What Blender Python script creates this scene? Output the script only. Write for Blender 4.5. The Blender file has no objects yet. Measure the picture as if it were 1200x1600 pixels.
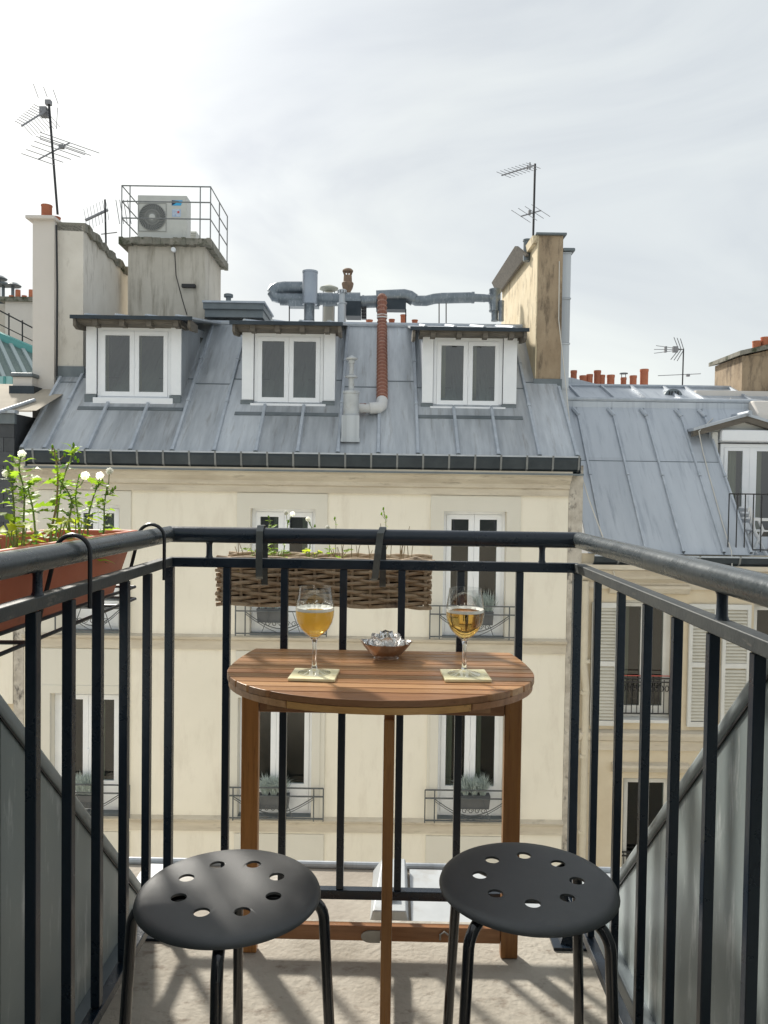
import bpy, bmesh, math, random
from mathutils import Vector, Matrix, noise
R = math.radians
SC = bpy.context.scene
COL = SC.collection
random.seed(7)

# ---------------------------------------------------------------- camera
F_PX = 1200.0                       # focal length in photo pixels (photo 1200 x 1600)
CAM_Z = 1.145
PITCH, YAW, ROLL = 1.55, 0.86, 0.80
cam_data = bpy.data.cameras.new('camera')
cam_data.sensor_fit = 'VERTICAL'
cam_data.sensor_height = 36.0
cam_data.lens = 36.0 * F_PX / 1600.0
cam_data.clip_start = 0.05
cam_data.clip_end = 3000
camera = bpy.data.objects.new('camera', cam_data)
COL.objects.link(camera)
CAM_M = Matrix.Rotation(R(YAW), 4, 'Z') @ Matrix.Rotation(R(90 - PITCH), 4, 'X') @ Matrix.Rotation(R(ROLL), 4, 'Z')
camera.matrix_world = Matrix.Translation((0, 0, CAM_Z)) @ CAM_M
SC.camera = camera

# ---------------------------------------------------------------- sky and sun
SUN_EL, SUN_AZ = 36.0, -33.0        # azimuth measured from +Y towards +X
world = bpy.data.worlds.new('World')
SC.world = world
world.use_nodes = True
wn, wl = world.node_tree.nodes, world.node_tree.links
wn.clear()
w_out = wn.new('ShaderNodeOutputWorld')
w_bg = wn.new('ShaderNodeBackground')
w_bg.inputs['Strength'].default_value = 0.1
sky = wn.new('ShaderNodeTexSky')
sky.sky_type = 'NISHITA'
sky.sun_disc = False
sky.sun_elevation = R(SUN_EL)
sky.sun_rotation = R(SUN_AZ)
sky.air_density = 1.2
sky.dust_density = 3.0
tc = wn.new('ShaderNodeTexCoord')
mp = wn.new('ShaderNodeMapping')
mp.inputs['Scale'].default_value = (1.0, 1.0, 2.2)
mp.inputs['Rotation'].default_value = (0.2, 0.35, 0.5)
nz = wn.new('ShaderNodeTexNoise')
nz.inputs['Scale'].default_value = 1.9
nz.inputs['Detail'].default_value = 7
nz.inputs['Roughness'].default_value = 0.5
nz.inputs['Distortion'].default_value = 0.8
cr = wn.new('ShaderNodeValToRGB')
els = cr.color_ramp.elements
els[0].position, els[0].color = 0.30, (2.95, 3.2, 3.55, 1)
els[1].position, els[1].color = 0.72, (5.0, 5.22, 5.05, 1)
e = els.new(0.5); e.color = (4.05, 4.28, 4.38, 1)
# the veil of cloud glows where the sun stands behind it
sd = wn.new('ShaderNodeVectorMath'); sd.operation = 'DOT_PRODUCT'
nrm = wn.new('ShaderNodeVectorMath'); nrm.operation = 'NORMALIZE'
sd.inputs[1].default_value = (math.sin(R(SUN_AZ)) * math.cos(R(SUN_EL)), math.cos(R(SUN_AZ)) * math.cos(R(SUN_EL)), math.sin(R(SUN_EL)))
pw = wn.new('ShaderNodeMapRange')
pw.interpolation_type = 'SMOOTHSTEP'
pw.inputs['From Min'].default_value = 0.84
pw.inputs['From Max'].default_value = 1.0
pw.inputs['To Min'].default_value = 1.0
pw.inputs['To Max'].default_value = 1.3
vm = wn.new('ShaderNodeVectorMath'); vm.operation = 'SCALE'
mx = wn.new('ShaderNodeMix'); mx.data_type = 'RGBA'
mx.inputs['Factor'].default_value = 0.93
wl.new(tc.outputs['Generated'], mp.inputs['Vector'])
wl.new(mp.outputs['Vector'], nz.inputs['Vector'])
wl.new(nz.outputs['Fac'], cr.inputs['Fac'])
wl.new(tc.outputs['Generated'], nrm.inputs[0])
wl.new(nrm.outputs['Vector'], sd.inputs[0])
wl.new(sd.outputs['Value'], pw.inputs['Value'])
wl.new(cr.outputs['Color'], vm.inputs[0])
wl.new(pw.outputs['Result'], vm.inputs['Scale'])
wl.new(sky.outputs['Color'], mx.inputs['A'])
wl.new(vm.outputs['Vector'], mx.inputs['B'])
wl.new(mx.outputs['Result'], w_bg.inputs['Color'])
wl.new(w_bg.outputs['Background'], w_out.inputs['Surface'])
world.cycles.sampling_method = 'MANUAL'
world.cycles.sample_map_resolution = 512

sun_data = bpy.data.lights.new('sun', 'SUN')
sun_data.energy = 2.8
sun_data.angle = R(5.0)
sun_data.color = (1.0, 0.95, 0.86)
sun = bpy.data.objects.new('sun', sun_data)
COL.objects.link(sun)
_sd = Vector(sd.inputs[1].default_value)
sun.rotation_euler = _sd.to_track_quat('Z', 'Y').to_euler()
sun.location = _sd * 50

vs = SC.view_settings
vs.view_transform = 'Standard'
vs.look = 'None'
vs.exposure = 0.88
vs.gamma = 1.0
vs.use_curve_mapping = False
SC.render.engine = 'CYCLES'
SC.cycles.use_denoising = True
SC.cycles.max_bounces = 10
SC.cycles.transparent_max_bounces = 24
SC.cycles.transmission_bounces = 10
SC.cycles.sample_clamp_indirect = 6

# ---------------------------------------------------------------- where a pixel of the photo meets a plane
class Frame:
    """a building's own axes: u along its front, v into the depth, z up"""
    def __init__(s, origin=(0, 0, 0), yaw=0.0):
        s.M = Matrix.Translation(origin) @ Matrix.Rotation(R(yaw), 4, 'Z')
        s.I = s.M.inverted()
        s.o = s.I @ Vector((0, 0, CAM_Z))
    def ray(s, px, py):
        d = CAM_M.to_3x3() @ Vector(((px - 600) / F_PX, -(py - 800) / F_PX, -1))
        return s.I.to_3x3() @ d
    def v(s, px, py, v):
        d = s.ray(px, py); return s.o + d * ((v - s.o.y) / d.y)
    def u(s, px, py, u):
        d = s.ray(px, py); return s.o + d * ((u - s.o.x) / d.x)
    def z(s, px, py, z):
        d = s.ray(px, py); return s.o + d * ((z - s.o.z) / d.z)
    def slope(s, px, py, z0, t, v0=0.0, lift=0.0):
        # plane z = z0 + lift + t (v - v0)
        d = s.ray(px, py)
        k = (z0 + lift + t * (s.o.y - v0) - s.o.z) / (d.z - t * d.y)
        return s.o + d * k
W = Frame()

# ---------------------------------------------------------------- materials
MATS = {}
def mat(name, c1, c2=None, scale=6.0, stretch=(1, 1, 1), rough=0.6, metal=0.0, bump=0.0, bscale=60.0,
        vary=0.0, c3=None, c3scale=2.0, c3lo=0.55, c3hi=0.7, c3stretch=(1, 1, 1), spec=0.5, rvar=0.0, lo=0.3, hi=0.7, **kw):
    m = bpy.data.materials.new(name)
    m.use_nodes = True
    n, l = m.node_tree.nodes, m.node_tree.links
    b = n['Principled BSDF']
    b.inputs['Roughness'].default_value = rough
    b.inputs['Metallic'].default_value = metal
    b.inputs['Specular IOR Level'].default_value = spec
    for k, val in kw.items():
        b.inputs[k.replace('_', ' ')].default_value = val
    c1 = (*c1, 1)
    b.inputs['Base Color'].default_value = c1
    co = n.new('ShaderNodeTexCoord')
    def mapped(st):
        q = n.new('ShaderNodeMapping'); q.inputs['Scale'].default_value = st
        l.new(co.outputs['Object'], q.inputs['Vector']); return q.outputs['Vector']
    out = None
    if c2 is not None:
        t = n.new('ShaderNodeTexNoise'); t.inputs['Scale'].default_value = scale
        t.inputs['Detail'].default_value = 8; t.inputs['Roughness'].default_value = 0.62
        l.new(mapped(stretch), t.inputs['Vector'])
        mr = n.new('ShaderNodeMapRange'); mr.inputs['From Min'].default_value = lo; mr.inputs['From Max'].default_value = hi
        l.new(t.outputs['Fac'], mr.inputs['Value'])
        q = n.new('ShaderNodeMix'); q.data_type = 'RGBA'
        q.inputs['A'].default_value = c1; q.inputs['B'].default_value = (*c2, 1)
        l.new(mr.outputs['Result'], q.inputs['Factor'])
        out = q.outputs['Result']
        if rvar:
            r2 = n.new('ShaderNodeMapRange'); r2.inputs['To Min'].default_value = max(0.02, rough - rvar); r2.inputs['To Max'].default_value = rough + rvar
            l.new(mr.outputs['Result'], r2.inputs['Value']); l.new(r2.outputs['Result'], b.inputs['Roughness'])
    if c3 is not None:
        t = n.new('ShaderNodeTexNoise'); t.inputs['Scale'].default_value = c3scale
        t.inputs['Detail'].default_value = 10; t.inputs['Roughness'].default_value = 0.68
        l.new(mapped(c3stretch), t.inputs['Vector'])
        mr = n.new('ShaderNodeMapRange'); mr.inputs['From Min'].default_value = c3lo; mr.inputs['From Max'].default_value = c3hi
        l.new(t.outputs['Fac'], mr.inputs['Value'])
        q = n.new('ShaderNodeMix'); q.data_type = 'RGBA'
        l.new(mr.outputs['Result'], q.inputs['Factor'])
        if out: l.new(out, q.inputs['A'])
        else: q.inputs['A'].default_value = c1
        q.inputs['B'].default_value = (*c3, 1)
        out = q.outputs['Result']
    if vary:
        oi = n.new('ShaderNodeObjectInfo')
        mr = n.new('ShaderNodeMapRange'); mr.inputs['To Min'].default_value = 1 - vary; mr.inputs['To Max'].default_value = 1 + vary
        l.new(oi.outputs['Random'], mr.inputs['Value'])
        hs = n.new('ShaderNodeHueSaturation')
        l.new(mr.outputs['Result'], hs.inputs['Value'])
        if out: l.new(out, hs.inputs['Color'])
        else: hs.inputs['Color'].default_value = c1
        out = hs.outputs['Color']
    if out: l.new(out, b.inputs['Base Color'])
    if bump:
        t = n.new('ShaderNodeTexNoise'); t.inputs['Scale'].default_value = bscale; t.inputs['Detail'].default_value = 6
        l.new(mapped((1, 1, 1)), t.inputs['Vector'])
        bp = n.new('ShaderNodeBump'); bp.inputs['Strength'].default_value = bump; bp.inputs['Distance'].default_value = 0.01
        l.new(t.outputs['Fac'], bp.inputs['Height']); l.new(bp.outputs['Normal'], b.inputs['Normal'])
    MATS[name] = m
    return m

ZINC = mat('zinc', (.34, .365, .395), (.55, .58, .61), scale=2.2, stretch=(3, .5, 0), rough=.42, metal=.3, rvar=.1, vary=.14,
           c3=(.22, .21, .20), c3scale=2.6, c3stretch=(3.5, .42, 0), c3lo=.54, c3hi=.76, bump=.35, bscale=3.5)
ZINC_R = mat('zinc_clean', (.41, .445, .49), (.51, .545, .59), scale=1.2, stretch=(2, .6, 0), rough=.45, metal=.3, vary=.07,
             c3=(.27, .30, .35), c3scale=3, c3stretch=(3, .4, 0), c3lo=.52, c3hi=.75, bump=.3, bscale=3)
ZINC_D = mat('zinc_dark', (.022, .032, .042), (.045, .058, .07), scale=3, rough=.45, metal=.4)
ZINC_L = mat('zinc_edge', (.38, .42, .47), (.52, .56, .61), scale=7, rough=.6, metal=.2)
ZINC_OWN = mat('zinc_weathered', (.24, .285, .29), (.34, .385, .38), scale=2.2, stretch=(1, 1, .4), rough=.40, metal=.2, rvar=.1,
               c3=(.66, .70, .70), c3scale=9, c3stretch=(1, 2.8, .45), c3lo=.545, c3hi=.72, bump=.15, bscale=14)
LEDGE_ZINC = mat('ledge_zinc', (.42, .44, .45), (.54, .56, .57), scale=5, rough=.5, metal=.25, c3=(.36, .34, .31), c3scale=6, c3lo=.55, c3hi=.75)
DUCT = mat('duct_metal', (.15, .18, .205), (.26, .29, .32), scale=5, rough=.38, metal=.6, c3=(.42, .45, .47), c3scale=9, c3stretch=(4, 1, 1), c3lo=.55, c3hi=.68)
RUST = mat('rust', (.22, .085, .055), (.33, .15, .105), scale=20, rough=.75, c3=(.5, .45, .42), c3scale=12, c3lo=.6, c3hi=.75)
CREAM = mat('cream_render', (.89, .84, .73), (.82, .775, .665), scale=.7, rough=.85, bump=.16, bscale=5,
            c3=(.68, .62, .52), c3scale=1.7, c3stretch=(2.0, 1, .5), c3lo=.52, c3hi=.85)
STONE = mat('pale_surround', (.74, .715, .64), (.69, .66, .58), scale=.8, rough=.85, bump=.1, bscale=8, c3=(.5, .46, .39), c3scale=1.6, c3lo=.62, c3hi=.9)
CORNICE = mat('cornice_stone', (.70, .64, .53), (.52, .46, .37), scale=1.3, stretch=(1, 1, 5), rough=.88, bump=.2, bscale=20,
              c3=(.26, .22, .17), c3scale=2.4, c3stretch=(1, 1, 6), c3lo=.58, c3hi=.8)
OLDSTONE = mat('old_stone', (.70, .62, .48), (.60, .51, .37), scale=1.4, rough=.9, bump=.25, bscale=12, c3=(.30, .24, .17), c3scale=2.2, c3stretch=(1, 1, 2), c3lo=.6, c3hi=.85)
PEEL = mat('peeling_render', (.66, .62, .55), (.36, .32, .27), scale=5, rough=.95, bump=.5, bscale=18, c3=(.14, .13, .12), c3scale=6, c3stretch=(1, 1, .6), c3lo=.55, c3hi=.64)
CHIM = mat('chimney_render', (.62, .58, .51), (.50, .465, .40), scale=1.2, rough=.95, bump=.3, bscale=14,
           c3=(.28, .25, .20), c3scale=3.0, c3stretch=(2.4, 1, .3), c3lo=.50, c3hi=.74)
CHIM_P = mat('chimney_wall_render', (.74, .705, .64), (.62, .58, .515), scale=1.3, rough=.95, bump=.3, bscale=14,
           c3=(.36, .32, .27), c3scale=3.2, c3stretch=(1, 2, .4), c3lo=.54, c3hi=.76)
CHIM_W = mat('chimney_pale', (.70, .655, .61), (.64, .60, .55), scale=1.2, rough=.95, bump=.2, bscale=10, c3=(.45, .41, .36), c3scale=2, c3lo=.62, c3hi=.85)
CHIM_B = mat('chimney_brown', (.46, .36, .25), (.27, .20, .13), scale=1.9, stretch=(1, 1, .6), rough=.95, bump=.5, bscale=14,
             c3=(.17, .13, .09), c3scale=4.0, c3stretch=(2, 1, .5), c3lo=.50, c3hi=.66)
CHIM_Y = mat('chimney_ochre', (.72, .62, .44), (.60, .49, .32), scale=2.4, rough=.95, bump=.4, bscale=12,
             c3=(.26, .20, .13), c3scale=4.5, c3stretch=(1, 1.2, .5), c3lo=.53, c3hi=.68)
CAPST = mat('mossy_cap', (.30, .28, .24), (.16, .16, .13), scale=6, rough=.95, bump=.7, bscale=20, c3=(.05, .06, .03), c3scale=5, c3lo=.52, c3hi=.65)
WHITE = mat('white_paint', (.88, .90, .93), (.82, .845, .88), scale=4, rough=.45)
WHITE_D = mat('worn_white_paint', (.70, .70, .68), (.60, .60, .57), scale=3, rough=.6, c3=(.35, .34, .30), c3scale=5, c3lo=.6, c3hi=.75)
CURT = mat('curtain', (.50, .48, .40), (.36, .34, .28), scale=14, stretch=(4, 1, .1), rough=.9)
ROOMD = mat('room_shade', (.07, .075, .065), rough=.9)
WOODD = mat('grey_wood', (.17, .15, .125), (.10, .09, .075), scale=3, stretch=(1, 4, 8), rough=.85, bump=.3, bscale=30)
TERRA = mat('terracotta', (.42, .125, .065), (.52, .19, .10), scale=6, rough=.8, vary=.2, c3=(.16, .08, .05), c3scale=5, c3lo=.6, c3hi=.8)
IRON = mat('thin_iron', (.16, .17, .175), (.24, .25, .25), scale=10, rough=.6)
BLACKIRON = mat('black_iron', (.02, .02, .022), rough=.5)
SLATE = mat('slate', (.045, .05, .058), (.07, .076, .085), scale=5, rough=.5, vary=.22)
ASPHALT = mat('asphalt', (.05, .05, .052), (.075, .073, .07), scale=2, rough=.9, bump=.3)
PAVE = mat('paving', (.30, .29, .27), (.22, .21, .2), scale=2, rough=.9)
TEAL = mat('teal_paint', (.10, .34, .33), (.14, .40, .38), scale=4, rough=.7)
GREENGLASS = mat('roof_glass', (.10, .15, .14), (.16, .22, .20), scale=3, rough=.5)
LEAD = mat('lead_flashing', (.13, .155, .17), (.19, .215, .23), scale=4, rough=.5, metal=.3)

def glass_pane(name, tint, gloss=0.16):
    m = bpy.data.materials.new(name); m.use_nodes = True
    n, l = m.node_tree.nodes, m.node_tree.links
    n.clear()
    o = n.new('ShaderNodeOutputMaterial'); mixn = n.new('ShaderNodeMixShader')
    t = n.new('ShaderNodeBsdfTransparent'); t.inputs['Color'].default_value = (*tint, 1)
    g = n.new('ShaderNodeBsdfGlossy'); g.inputs['Roughness'].default_value = 0.01
    co = n.new('ShaderNodeTexCoord'); tx = n.new('ShaderNodeTexNoise'); tx.inputs['Scale'].default_value = 1.3
    bp = n.new('ShaderNodeBump'); bp.inputs['Strength'].default_value = .03; bp.inputs['Distance'].default_value = .05
    l.new(co.outputs['Object'], tx.inputs['Vector']); l.new(tx.outputs['Fac'], bp.inputs['Height']); l.new(bp.outputs['Normal'], g.inputs['Normal'])
    f = n.new('ShaderNodeLayerWeight'); f.inputs['Blend'].default_value = 0.5
    p = n.new('ShaderNodeMath'); p.operation = 'POWER'; p.inputs[1].default_value = 4
    mr = n.new('ShaderNodeMapRange'); mr.inputs['To Min'].default_value = gloss; mr.inputs['To Max'].default_value = 1
    l.new(f.outputs['Facing'], p.inputs[0]); l.new(p.outputs[0], mr.inputs['Value']); l.new(mr.outputs['Result'], mixn.inputs['Fac'])
    l.new(t.outputs['BSDF'], mixn.inputs[1]); l.new(g.outputs['BSDF'], mixn.inputs[2]); l.new(mixn.outputs['Shader'], o.inputs['Surface'])
    return m
PANE = glass_pane('window_glass', (.52, .58, .52), .15)
PANE2 = glass_pane('facade_window_glass', (.42, .50, .48), .055)

# ---------------------------------------------------------------- objects
def tag(o, label=None, cat=None, group=None, kind=None):
    if label: o['label'] = label
    if cat: o['category'] = cat
    if group: o['group'] = group
    if kind: o['kind'] = kind
    return o
def thing(name, label, cat, loc=(0, 0, 0), rz=0.0, group=None):
    o = bpy.data.objects.new(name, None); COL.objects.link(o)
    o.empty_display_size = .2
    o.location = loc; o.rotation_euler = (0, 0, rz)
    return tag(o, label, cat, group)
def link_mesh(name, me, parent=None, loc=None, rot=None):
    o = bpy.data.objects.new(name, me); COL.objects.link(o)
    if parent: o.parent = parent
    if loc is not None: o.location = loc
    if rot is not None: o.rotation_euler = rot
    return o
def copy_tree(o, parent=None):
    c = o.copy(); COL.objects.link(c)
    if parent: c.parent = parent
    for ch in list(o.children): copy_tree(ch, c)
    return c

class MB:
    """collects shapes, then links them as one mesh object"""
    def __init__(s, off=(0, 0, 0)): s.v, s.f, s.off = [], [], Vector(off)
    def add(s, vs, fs):
        b = len(s.v); s.v += [tuple(Vector(p)) for p in vs]; s.f += [tuple(b + i for i in f) for f in fs]; return s
    def box(s, x0, x1, y0, y1, z0, z1):
        vs = [(x, y, z) for z in (z0, z1) for y in (y0, y1) for x in (x0, x1)]
        return s.add(vs, [(0, 2, 3, 1), (4, 5, 7, 6), (0, 1, 5, 4), (2, 6, 7, 3), (0, 4, 6, 2), (1, 3, 7, 5)])
    def prism(s, poly, lo, hi, axis='z'):
        # poly: 2D points; axis z: (x,y); axis y: (x,z); axis x: (y,z)
        def p(a, b, h): return {'z': (a, b, h), 'y': (a, h, b), 'x': (h, a, b)}[axis]
        n = len(poly)
        vs = [p(a, b, lo) for a, b in poly] + [p(a, b, hi) for a, b in poly]
        area = sum(poly[i][0] * poly[(i + 1) % n][1] - poly[(i + 1) % n][0] * poly[i][1] for i in range(n))
        flip = (area < 0) != (axis == 'y')
        fs = [tuple(range(n))[::-1], tuple(range(n, 2 * n))] + [(i, (i + 1) % n, n + (i + 1) % n, n + i) for i in range(n)]
        if flip: fs = [f[::-1] for f in fs]
        return s.add(vs, fs)
    def tube(s, pts, r, n=8, caps=True, r2=None, flat=1.0):
        pts = [Vector(p) for p in pts]
        m = len(pts)
        rr = [r if r2 is None else r + (r2 - r) * i / (m - 1) for i in range(m)] if not isinstance(r, (list, tuple)) else r
        up = None; rings = []
        for i, p in enumerate(pts):
            t = (pts[min(i + 1, m - 1)] - pts[max(i - 1, 0)])
            if t.length < 1e-9: t = Vector((0, 0, 1))
            t.normalize()
            if up is None:
                up = Vector((0, 0, 1)) if abs(t.z) < .9 else Vector((0, 1, 0))
            a = t.cross(up)
            if a.length < 1e-6: a = t.orthogonal()
            a.normalize(); b = a.cross(t).normalized(); up = b
            rings.append([p + (a * math.cos(2 * math.pi * k / n) + b * flat * math.sin(2 * math.pi * k / n)) * rr[i] for k in range(n)])
        vs = [q for g in rings for q in g]
        fs = [(i * n + k, i * n + (k + 1) % n, (i + 1) * n + (k + 1) % n, (i + 1) * n + k) for i in range(m - 1) for k in range(n)]
        if caps: fs += [tuple(range(n))[::-1], tuple((m - 1) * n + k for k in range(n))]
        return s.add(vs, fs)
    def bar(s, a, b, w, h=None, up=(0, 0, 1)):
        h = h or w
        a, b = Vector(a), Vector(b); t = (b - a).normalized(); u = Vector(up)
        x = t.cross(u)
        if x.length < 1e-5: x = t.cross(Vector((0, 1, 0)))
        x.normalize(); y = x.cross(t).normalized()
        vs = [q + x * sx * w / 2 + y * sy * h / 2 for q in (a, b) for sx, sy in ((-1, -1), (1, -1), (1, 1), (-1, 1))]
        return s.add(vs, [(3, 2, 1, 0), (4, 5, 6, 7), (0, 1, 5, 4), (1, 2, 6, 5), (2, 3, 7, 6), (3, 0, 4, 7)])
    def lathe(s, prof, n=24, c=(0, 0, 0), close=False):
        cx, cy, cz = c; m = len(prof)
        vs = [(cx + r * math.cos(2 * math.pi * k / n), cy + r * math.sin(2 * math.pi * k / n), cz + z) for r, z in prof for k in range(n)]
        fs = [(i * n + k, i * n + (k + 1) % n, (i + 1) * n + (k + 1) % n, (i + 1) * n + k) for i in range(m - 1) for k in range(n)]
        if close: fs += [((m - 1) * n + k, (m - 1) * n + (k + 1) % n, (k + 1) % n, k) for k in range(n)]
        else:
            fs += [tuple(range(n))[::-1], tuple((m - 1) * n + k for k in range(n))]
        return s.add(vs, fs)
    def quad(s, *p): return s.add(p, [tuple(range(len(p)))])
    def mesh(s, name, m, smooth=False, angle=40, bevel=0):
        me = bpy.data.meshes.new(name)
        me.from_pydata(s.v, [], s.f); me.materials.append(m); me.update()
        if smooth:
            me.polygons.foreach_set('use_smooth', [True] * len(me.polygons))
            me.set_sharp_from_angle(angle=R(angle))
        return me
    def build(s, name, m, parent=None, smooth=False, angle=40, bevel=0.0, seg=2, loc=None, rot=None):
        o = link_mesh(name, s.mesh(name, m, smooth, angle), parent, loc, rot)
        if bevel:
            md = o.modifiers.new('bevel', 'BEVEL'); md.width = bevel; md.segments = seg; md.limit_method = 'ANGLE'; md.harden_normals = True
            if not smooth:
                o.data.polygons.foreach_set('use_smooth', [True] * len(o.data.polygons))
                o.data.set_sharp_from_angle(angle=R(40))
        return o

def wall_grid(mb, u0, u1, z0, z1, v, holes, back):
    """front face at v with rectangular openings and their reveals running back to v+back"""
    us = sorted({u0, u1, *[h[0] for h in holes], *[h[1] for h in holes]})
    zs = sorted({z0, z1, *[h[2] for h in holes], *[h[3] for h in holes]})
    us = [u for u in us if u0 <= u <= u1]; zs = [z for z in zs if z0 <= z <= z1]
    for i in range(len(us) - 1):
        for j in range(len(zs) - 1):
            cu, cz = (us[i] + us[i + 1]) / 2, (zs[j] + zs[j + 1]) / 2
            if any(h[0] < cu < h[1] and h[2] < cz < h[3] for h in holes): continue
            mb.quad((us[i], v, zs[j]), (us[i + 1], v, zs[j]), (us[i + 1], v, zs[j + 1]), (us[i], v, zs[j + 1]))
    for a, b, c, d in holes:
        mb.quad((a, v, c), (a, v, d), (a, v + back, d), (a, v + back, c))
        mb.quad((b, v, d), (b, v, c), (b, v + back, c), (b, v + back, d))
        mb.quad((a, v, d), (b, v, d), (b, v + back, d), (a, v + back, d))
        mb.quad((b, v, c), (a, v, c), (a, v + back, c), (b, v + back, c))
    return mb

def pane_mesh(mb, a, b, c, d, v):
    return mb.quad((a, v, c), (b, v, c), (b, v, d), (a, v, d))

def casement(parent, u0, u1, z0, z1, v, fr=.045, st=.06, mid=.10, rail=.09, depth=.06, curtain=None, room=True, pane=None, sill=.0, frame_mat=None, part='window'):
    """a two-leaf window: outer frame, two glazed leaves with their panes, a handle; returns the frame part"""
    fm = frame_mat or WHITE
    mb = MB()
    mb.box(u0, u0 + fr, v, v + depth, z0, z1); mb.box(u1 - fr, u1, v, v + depth, z0, z1)
    mb.box(u0 + fr, u1 - fr, v, v + depth, z1 - fr, z1); mb.box(u0 + fr, u1 - fr, v, v + depth, z0, z0 + fr)
    win = mb.build(part, fm, parent)
    um = (u0 + u1) / 2
    for (a, b) in ((u0 + fr + .003, um - .002), (um + .002, u1 - fr - .003)):
        c, d = z0 + fr + .003, z1 - fr - .003
        m = MB(); w = v - .012; w2 = v + depth - .01
        sl = st if a < um - .1 and b < um + .05 else mid / 2
        sr = mid / 2 if b < um + .05 else st
        m.box(a, a + sl, w, w2, c, d); m.box(b - sr, b, w, w2, c, d)
        m.box(a + sl, b - sr, w, w2, d - st, d); m.box(a + sl, b - sr, w, w2, c, c + rail)
        m.build('window_leaf', fm, win)
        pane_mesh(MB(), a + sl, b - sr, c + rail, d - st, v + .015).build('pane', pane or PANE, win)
        if curtain:
            k = MB(); n = 18
            pts = [(a + (b - a) * curtain[0] + (b - a) * (curtain[1] - curtain[0]) * i / n, v + .12 + .012 * math.sin(i * 2.3)) for i in range(n + 1)]
            for i in range(n):
                k.quad((pts[i][0], pts[i][1], c), (pts[i + 1][0], pts[i + 1][1], c), (pts[i + 1][0], pts[i + 1][1], d), (pts[i][0], pts[i][1], d))
            k.build('curtain', CURT, win)
    MB().box(um - .012, um + .012, v - .03, v - .012, (z0 + z1) / 2 - .06, (z0 + z1) / 2 + .04).build('handle', fm, win)
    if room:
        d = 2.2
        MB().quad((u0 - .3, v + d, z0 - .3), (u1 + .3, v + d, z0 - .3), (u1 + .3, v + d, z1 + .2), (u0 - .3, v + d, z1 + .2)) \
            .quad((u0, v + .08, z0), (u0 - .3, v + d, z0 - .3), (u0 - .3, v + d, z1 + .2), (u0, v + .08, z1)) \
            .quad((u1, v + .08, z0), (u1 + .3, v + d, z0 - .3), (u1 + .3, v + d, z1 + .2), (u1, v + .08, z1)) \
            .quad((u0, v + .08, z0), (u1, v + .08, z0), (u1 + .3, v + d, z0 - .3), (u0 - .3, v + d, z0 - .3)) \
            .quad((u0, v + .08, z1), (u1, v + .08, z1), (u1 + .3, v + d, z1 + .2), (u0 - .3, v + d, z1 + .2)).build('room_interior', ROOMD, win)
    return win
# ================================================================ THE BUILDING ACROSS THE STREET
B = Frame((0, 12, 0), 1.0)
bld = thing('apartment_building', 'cream rendered apartment building across the street with grey zinc mansard roof and three dormers', 'building', (0, 12, 0), R(1))
UL, UR = B.v(38, 760, 0).x, B.v(889, 760, 0).x
GZ = -16.5
def bz(px, py, v=0.0): return B.v(px, py, v).z
def bu(px, py, v=0.0): return B.v(px, py, v).x
# windows of the facade: (left px, right px, top px, bottom px)
row1 = [(112, 187, 789, 990), (391, 492, 795, 995), (692, 790, 799, 1000)]
row2 = [(80, 187, 1083, 1275), (372, 487, 1090, 1280), (684, 787, 1095, 1284)]
holes = []
for L, Rr, T, Bm in row1 + row2:
    c = (T + Bm) / 2
    holes.append((bu(L, c), bu(Rr, c), bz((L + Rr) / 2, Bm), bz((L + Rr) / 2, T)))
row3 = [(h[0], h[1], h[2] - 2.8, h[3] - 2.8) for h in holes[3:]]
row4 = [(h[0], h[1], h[2] - 5.6, h[3] - 5.6) for h in holes[3:]]
holes_all = holes + row3 + row4
Z_EAVE = bz(480, 709, -.05)
TZ = .92                                            # rise of the mansard slope
Z_CORN_T, Z_CORN_B = bz(480, 737, -.1), bz(480, 760)
Z_S1, Z_S2 = bz(540, 997), bz(540, 1280)
mb = MB(); wall_grid(mb, UL, UR, GZ, Z_EAVE, 0, holes_all, .22)
mb.quad((UL, 0, GZ), (UL, 0, Z_EAVE), (UL, 6, Z_EAVE), (UL, 6, GZ)).quad((UR, 0, Z_EAVE), (UR, 0, GZ), (UR, 6, GZ), (UR, 6, Z_EAVE))
mb.build('wall', CREAM, bld)
# raised bays round each column of windows
bays = [(bu(60, 870), bu(205, 870)), (bu(370, 870), bu(511, 870)), (bu(672, 870), bu(812, 870))]
for i, (a, b) in enumerate(bays):
    for z0, z1, hs in ((Z_S1 + .012, Z_CORN_B - .11, [holes[i]]), (Z_S2 + .012, Z_S1 - .22, [holes[3 + i]]), (Z_S2 - 2.8, Z_S2 - .24, [row3[i]])):
        m = MB()
        hs2 = [(h[0], h[1], max(h[2], z0), h[3]) for h in hs]
        wall_grid(m, a, b, z0, z1, -.028, hs2, .0275)
        m.quad((a, -.028, z0), (a, 0, z0), (a, 0, z1), (a, -.028, z1)).quad((b, -.028, z0), (b, -.028, z1), (b, 0, z1), (b, 0, z0))
        m.quad((a, -.028, z1), (b, -.028, z1), (b, 0, z1), (a, 0, z1))
        m.build('window_surround', STONE, bld)
        if z1 > Z_S1: continue
        # a second thin moulding right round the opening
        h = hs[0]; m = MB(); w = .13
        zt = min(h[3] + w, z1 - .01)
        m.box(h[0] - w, h[0] - .004, -.046, -.028, max(h[2], z0) + .01, zt); m.box(h[1] + .004, h[1] + w, -.046, -.028, max(h[2], z0) + .01, zt)
        m.box(h[0] - .004, h[1] + .004, -.046, -.028, h[3] + .004, zt)
        m.build('architrave', STONE, bld)
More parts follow.
